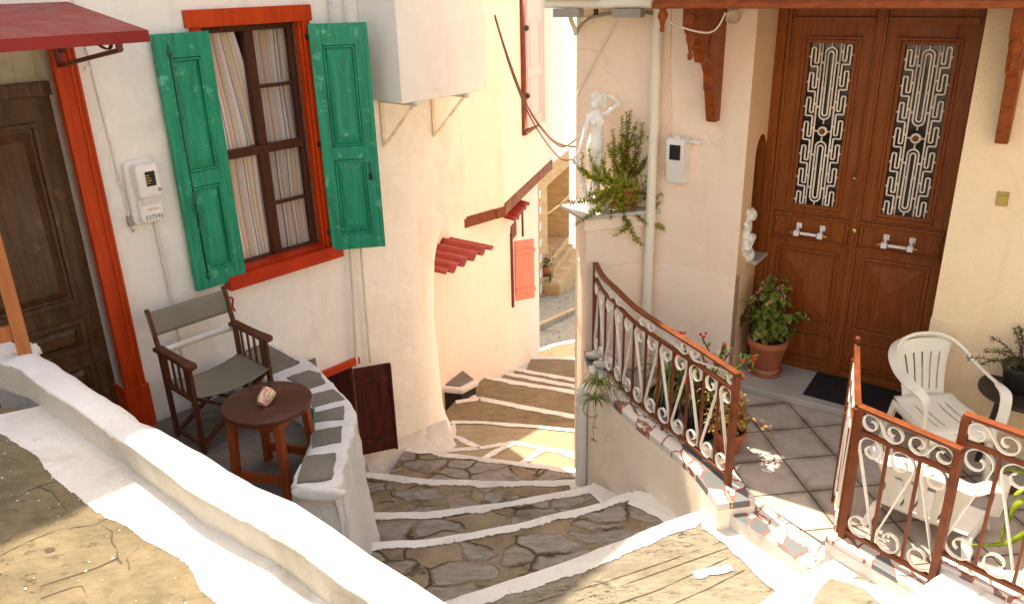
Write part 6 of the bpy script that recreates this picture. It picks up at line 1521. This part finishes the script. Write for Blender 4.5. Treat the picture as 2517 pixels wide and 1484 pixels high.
for W_, a_, c_ in ((W1, (1140, 990), (1252, 938)), (W2, (1252, 938), (1330, 897))):
    (s0_, z0_), (s1_, z1_) = W_.at(*a_, .03), W_.at(*c_, .03)
    b.grid(14, 3, lambda u, v: W_.p(lerp(s0_, s1_, u), .002 + .05 * (1 - v) ** 2, lerp(z0_, z1_, u) - .10 + .24 * v + .025 * noise.noise(V((u * 7, v, s0_)))))
obj('skirting', b, M['white2'], pk, smooth=True)
# upper storey leaning out over a timber beam
ub = onz(1240, 512, BZ); ue = onz(1356, 402, BZ); ul = onz(1112, 549, BZ)
U1 = fr2(ul, ub); U2 = fr2(ub, ue); m1 = (ub - ul).length; m2 = (ue - ub).length; UT = 2.95; ext = -.90
def up(i, z): return [U1.p(ext, 0, z), U1.p(m1, 0, z), U2.p(m2, 0, z), U2.p(m2, -2.93, z), U1.p(ext, -2.93, z)][i]
b = MB()
for i in range(5): j = (i + 1) % 5; b.poly([up(i, BZ), up(j, BZ), up(j, UT), up(i, UT)])
b.poly([up(i, BZ) for i in range(5)]); b.poly([up(i, UT) for i in range(5)])
obj('upper_wall', b, M['pink'], pk)
b = MB(); b.box(U1, ext, m1 - .16, -.1, .012, BZ - .10, BZ + .03); b.box(U1, m1 - .156, m1 + .01, -.1, .02, BZ - .10, BZ + .025); obj('beam', b, M['trimwood'], pk, bevel=.008)
b = MB(); b.box(U2, .0, m2, -.1, .015, BZ - .08, BZ + .06); obj('beam', b, M['trimwood'], pk, bevel=.008)
# tall rose shutter on the upper storey
def U2s(x, y, n=0): return U2.at(x, y, n)
a0, tz = U2s(1286, 60, .03); a1, _ = U2s(1331, 200, .03); bz_ = U2s(1290, 315, .03)[1]
wz = BZ + 1.2; UU = U2; a0_ = a0
b = MB(); b.box(U2, a0 - .045, a0 - .005, -.05, .03, bz_ - .05, 2.93); b.box(U2, a0 - .045, a1 - .2, -.05, .05, bz_ - .09, bz_ - .045); fr_ = obj('window_frame', b, M['trimwood'], pk)
U2 = Fr(U2.p(a0, .02, 0), azv(24), azv(114)); a1 = U2.at(1332, 200, .03)[0]; a0 = 0
b = MB(); ht = 2.93 - bz_; w_ = a1 - a0; n0 = .035
b.box(U2, a0, a1, n0, n0 + .03, bz_, 2.93)
k = obj('shutter', b, M['rose'], pk, bevel=.003)
b = MB()
for z0, z1 in ((.12, .62), (.74, 1.28), (1.40, 1.95), (2.05, 2.5)):
    if bz_ + z1 < 2.93: ring(b, U2, a0 + .10 * w_, a0 + .72 * w_, bz_ + z0, bz_ + z1, .02, n0 + .03, n0 + .042)
b.box(U2, a1 - .16 * w_, a1 - .10 * w_, n0 + .03, n0 + .04, bz_, 2.93); b.box(U2, a1 - .05 * w_, a1, n0 + .03, n0 + .04, bz_, 2.93)
obj('panel', b, M['rose'], k)
b = MB()
for z in (.4, 1.2, 2.0): b.blob(U2.p(a0 - .01, .06, bz_ + z), (.03, .03, .035))
obj('hinge', b, M['irond'], k)
# small coral shutter with corrugated hood below
c0, cz1 = W2.at(1266, 566, .06); c1, _ = W2.at(1312, 562, .06); cz0 = W2.at(1290, 708, .06)[1]; cz1 = W2.at(1290, 564, .06)[1]
b = MB(); b.box(W2, c0 - .05, c0 - .01, -.1, .03, cz0 - .08, cz1 + .12); b.box(W2, c0 - .01, c0 + .25, -.1, .02, cz1 + .02, cz1 + .2) ; obj('window_frame', b, M['trimwood'], pk)
b = MB(); hp = W2.p(c0, .05, 0); OF = Fr(hp, azv(66), azv(156)); c0, c1 = 0, OF.at(1312, 640)[0]; b.box(OF, c0, c1, -.015, .015, cz0, cz1)
for z in (cz0 + .12, cz1 - .17): b.box(OF, c0 - .005, c1 + .01, .015, .038, z, z + .05)
for t_ in (.33, .66): b.box(OF, lerp(c0, c1, t_) - .002, lerp(c0, c1, t_) + .002, .0151, .017, cz0, cz1)
obj('shutter', b, M['coral'], pk, bevel=.003)
def corr(fr, s0, s1, n0, n1, z0, z1, waves, amp, name, label, tilt=0):
    b = MB(); b.grid(waves * 10, 6, lambda u, v: fr.p(lerp(s0, s1, u), lerp(n0, n1, v), lerp(z0, z1, v) + amp * sin(u * waves * 2 * pi) + tilt * u)); o = obj(name, b, M['corr'], smooth=True, solid=.004); tagp(o, label, 'hood'); return o
c0 = W2.at(1266, 566, .06)[0]; h0, hz_ = W2.at(1266, 548, .15); h1, _ = W2.at(1299, 520, .15)
corr(W2, h0, h1 + .05, -.0, .16, hz_ + .06, hz_ + .02, 4, .03, 'corrugated_hood', 'tiny red corrugated hood above the coral shutter', tilt=.03)
b = MB(); b.bar(W2.p(lerp(h0, h1, .75), .11, hz_ + .04), W2.p(lerp(h0, h1, .75), .11, cz1 + .01), .03, .03); obj('stay', b, M['trimwood'], bpy.data.objects['corrugated_hood'])
# bigger corrugated hood at the rounded corner
e0 = onz(1215, 609, -.35); g_ = W1.at(1150, 600)
HN = W1
hs0 = W1.at(1098, 600, .0)[0]; 
kz = W1.at(1180, 585, .0)[1]
corr(W1, W1.at(1092, 640, .55)[0], W1.at(1212, 606, .55)[0], .0, .56, W1.at(1115, 590, 0)[1] + .06, W1.at(1213, 607, .56)[1] + .01, 5, .035, 'corrugated_hood', 'red corrugated hood jutting from the pink wall past the white rounded corner')
# stone seat over a dark block that stands for a hollow
sz_ = onz(1137, 955, -1.50)
b = MB(); ss = [onz(x, y, -1.42) for x, y in [(1060, 890), (1132, 900), (1178, 935), (1136, 957), (1060, 950)]]
st = root('stone_ledge', 'low stone ledge with white rim and solid dark block for the shaded hollow underneath at the pink wall', 'ledge', V((sz_.x, sz_.y, -1.8)))
b.prism([p - V((0, 0, .07)) for p in ss], (0, 0, .07)); obj('rim', b, M['white2'], st, bevel=.02)
b = MB(); cc = sum(ss, V()) / 5; b.prism([cc + (p - cc) * .80 + V((0, 0, .003)) for p in ss], (0, 0, .008)); obj('slab', b, M['slate'], st, bevel=.004)
b = MB(); b.prism([cc + (p - cc) * .86 - V((0, 0, .62)) for p in ss], (0, 0, .548)); obj('hollow', b, M['darkhole'], st)  # solid block coloured dark to stand for the shade under the ledge
b = MB(); e_ = [onz(x, y, -1.60) for x, y in [(1150, 960), (1172, 962), (1165, 985), (1148, 982)]]; b.prism([p - V((0, 0, .3)) for p in e_], (0, 0, .30)); obj('end_stone', b, M['white2'], st, bevel=.03)

# ------------------------------------------------------------------ stone faced house and white wall at the far end
fp = onslope(1402, 692, .12); fq = onslope(1328, 729, .12)
FW = fr2(fq, fp)
fh = root('stone_house', 'distant house faced in ochre split stone with a tall recessed doorway', 'house', fp)
zb = -7.0
d0, dz1 = FW.at(1345, 457); d1, _ = FW.at(1399, 440); dz0 = FW.at(1350, 640)[1]; ft = FW.at(1380, 392)[1]
b = MB(); wall_cells(b, FW, -3, 3.2, zb, ft + .1, [(d0, d1, dz0, dz1)], depth=.9); obj('wall', b, M['clad'], fh)
b = MB(); b.box(FW, d0 - .1, d1 + .1, -1.1, -.9, zb, dz1 + .3); obj('recess', b, M['clad'], fh)
b = MB()
for k in range(3): b.box(FW, d0 + (.006 if k else -.5), d1 + (-.006 if k else .15) - .12 * k, -.3 * k - .29 + .004 * k, .45 - .3 * k, fp.z - .6 - .02 * k, dz0 - .408 + .21 * k)
obj('step', b, M['clad'], fh, bevel=.01)
b = MB()
for k in range(9): z = dz1 + .3 - k * .42; b.box(FW, -.12, .06, .01, .03, z, z + .2)
obj('quoin', b, M['farwhite'], fh)
fs = root('white_house', 'bright white far house wall rising behind the stone faced house', 'house', fp + V((0, 6, 0)))
b = MB(); b.box(FW, -8, 9, -2.0, -1.6, zb, 6.5); obj('wall', b, M['farwhite'], fs)
b = MB(); b.box(FW, -8.1, 9.1, -4, -1.55, 6.5, 6.7); obj('roof', b, M['farwhite'], fs)
# closed parasol in front of it
pf = onp(1366, 440, FW.p(0, .8, 0), FW.n); ptop = onp(1362, 268, FW.p(0, .8, 0), FW.n)
b = MB(); hh_ = ptop.z - pf.z; b.lathe(V((pf.x, pf.y, pf.z)), [(.28, 0), (.25, hh_ * .2), (.16, hh_ * .6), (.05, hh_ * .95), (.02, hh_)], 12); b.tube([V((pf.x, pf.y, pf.z - 4)), V((pf.x, pf.y, pf.z))], .03, 8); b.wob(.05, 4)
# plant stand
psf = onslope(1338, 724, .12); 
ps = root('plant_stand', 'small curly iron plant stand by the far stone steps', 'stand', psf)
k_ = (psf - EYE).length / FPX
b = MB(); hgt = 52 * k_
for sx in (-1, 1):
    for sy in (-1, 1):
        bx, by = psf.x + sx * .14, psf.y + sy * .10
        b.tube(cpath([V((bx + sx * .05, by, psf.z + .05)), V((bx + sx * .03, by, psf.z)), V((bx, by, psf.z + .1)), V((bx - sx * .05, by, psf.z + hgt * .5)), V((bx + sx * .03, by, psf.z + hgt * .8)), V((bx + sx * .02, by, psf.z + hgt))]), .014, 6)
for z in (.14, hgt):
    b.box(Fr(psf, V((1, 0, 0)), V((0, 1, 0))), -.18, .18, -.13, .13, psf.z + z - .012, psf.z + z + .012)
obj('frame', b, M['irond'], ps)
fpt = root('potted_plant', 'small potted green plant on the curly iron stand far down the alley', 'plant', psf + V((0, 0, hgt + .012)))
b = MB(); b.lathe(psf + V((.03, 0, hgt + .012)), [(.09, 0), (.13, .2), (.14, .22)], 14); obj('pot', b, M['terra'], fpt, smooth=True)
b = MB(); rnd = random.Random(3)
for i in range(160): p = psf + V((.03 + rnd.gauss(0, .10), rnd.gauss(0, .1), hgt + .22 + abs(rnd.gauss(0, .16)))); b.leaf(p, (rnd.gauss(0, 1), rnd.gauss(0, 1), rnd.uniform(0, 1)), (0, 0, 1), .10, .035)
obj('leaves', b, M['dgreen'], fpt)
# hanging cables across the alley
def ub_(x, y, d): q = ray(x, y); return EYE + q * (d / q.y)
for i, (a, m, c, r) in enumerate([((1216, 38, 6.9), [(1256, 165, 7.2), (1297, 262, 7.3), (1360, 345, 7.0)], (1420, 362, 6.6), .008), ((1217, 45, 6.9), [(1262, 190, 7.2), (1310, 300, 7.3), (1372, 385, 7.0)], (1412, 392, 6.6), .007), ((1218, 50, 6.9), [(1280, 225, 7.2), (1325, 310, 7.3), (1378, 360, 7.0)], (1420, 340, 6.6), .006)]):
    cable('overhead_cable', [ub_(*a)] + [ub_(*q) for q in m] + [ub_(*c)], r, M['cabbrown'], ['upper brown cable drooping across the alley in front of the rose shutter', 'lower brown cable drooping nearest the statue hand', 'thin middle brown cable drooping across the alley'][i], 'cable', 'drooping cables across the alley')
cable('far_cable', [ub_(1325, 528, 9.5), ub_(1345, 525, 9), ub_(1375, 505, 8.2), ub_(1400, 482, 7.2)], .010, M['cabwhite'], 'pale slack cable from the pink corner to the stone cap of the pier', 'cable')
# ------------------------------------------------------------------ unseen ground and house behind the camera, added for bounced light
b = MB(); P = [V((.25, .45, 1.28)), V((.25, -4.3, 1.28)), V((9, -4.3, 1.28)), V((9, 1.2, 1.28)), V((3.2, .45, 1.28))]
b.prism([p - V((0, 0, 2.6)) for p in P], (0, 0, 2.6)); struct('path', b, M['pavestone'])
b = MB(); P = [V((3.3, .5, .0)), V((9, 1.2, 0)), V((9, 6, 0)), V((4.4, 2.6, 0))]; b.prism([p - V((0, 0, 2)) for p in P], (0, 0, 1.99)); struct('terrace', b, M['tile'])
bh = root('bounce_house', 'plain white unseen house behind the camera, added to bounce sunlight', 'house', V((1.5, -3.5, 1.28)))
F_ = Fr(V((1.5, -3.5, 0)), V((-1, 0, 0)), V((0, 1, 0)))
b = MB(); b.box(F_, -8, 7, -6, 0, -1, 6.0); obj("wall", b, M["white"], bh)
b = MB(); b.box(F_, -8.1, 7.1, -6.1, .1, 6.0, 6.15); obj('roof', b, M['white2'], bh)
# ------------------------------------------------------------------ daylight and camera
SAZ, SEL = -36., 66.
sd = V((sin(radians(SAZ)) * cos(radians(SEL)), cos(radians(SAZ)) * cos(radians(SEL)), sin(radians(SEL))))
sl = bpy.data.lights.new('sun', 'SUN'); sl.energy = 3.4; sl.angle = radians(.55); sl.color = (1, .98, .95)
so = bpy.data.objects.new('sun', sl); C.objects.link(so); so.rotation_euler = (-sd).to_track_quat('-Z', 'Y').to_euler()
w = bpy.data.worlds.new('World'); SC.world = w; w.use_nodes = True; t = w.node_tree
sky = t.nodes.new('ShaderNodeTexSky'); sky.sky_type = 'NISHITA'; sky.sun_disc = False; sky.sun_elevation = radians(SEL); sky.sun_rotation = radians(SAZ)
sky.dust_density = 3.; sky.ozone_density = .6
bg = t.nodes['Background']; bg.inputs['Strength'].default_value = .15; t.links.new(sky.outputs[0], bg.inputs['Color'])
cam = bpy.data.cameras.new('camera'); co = bpy.data.objects.new('camera', cam); C.objects.link(co)
cam.sensor_width = 36; cam.lens = FPX / 2517 * 36; cam.clip_end = 600; cam.clip_start = .05
R_ = Matrix((RGT, UPV, -FWD)).transposed(); co.matrix_world = Matrix.Translation(EYE) @ R_.to_4x4()
SC.camera = co
vs = SC.view_settings; vs.view_transform = 'Standard'; vs.look = 'None'; vs.gamma = 1; vs.use_curve_mapping = False; vs.exposure = 1.55
vs.use_white_balance = True; vs.white_balance_temperature = 8250; vs.white_balance_tint = 9
SC.cycles.max_bounces = 8; SC.cycles.diffuse_bounces = 6; SC.cycles.use_denoising = True
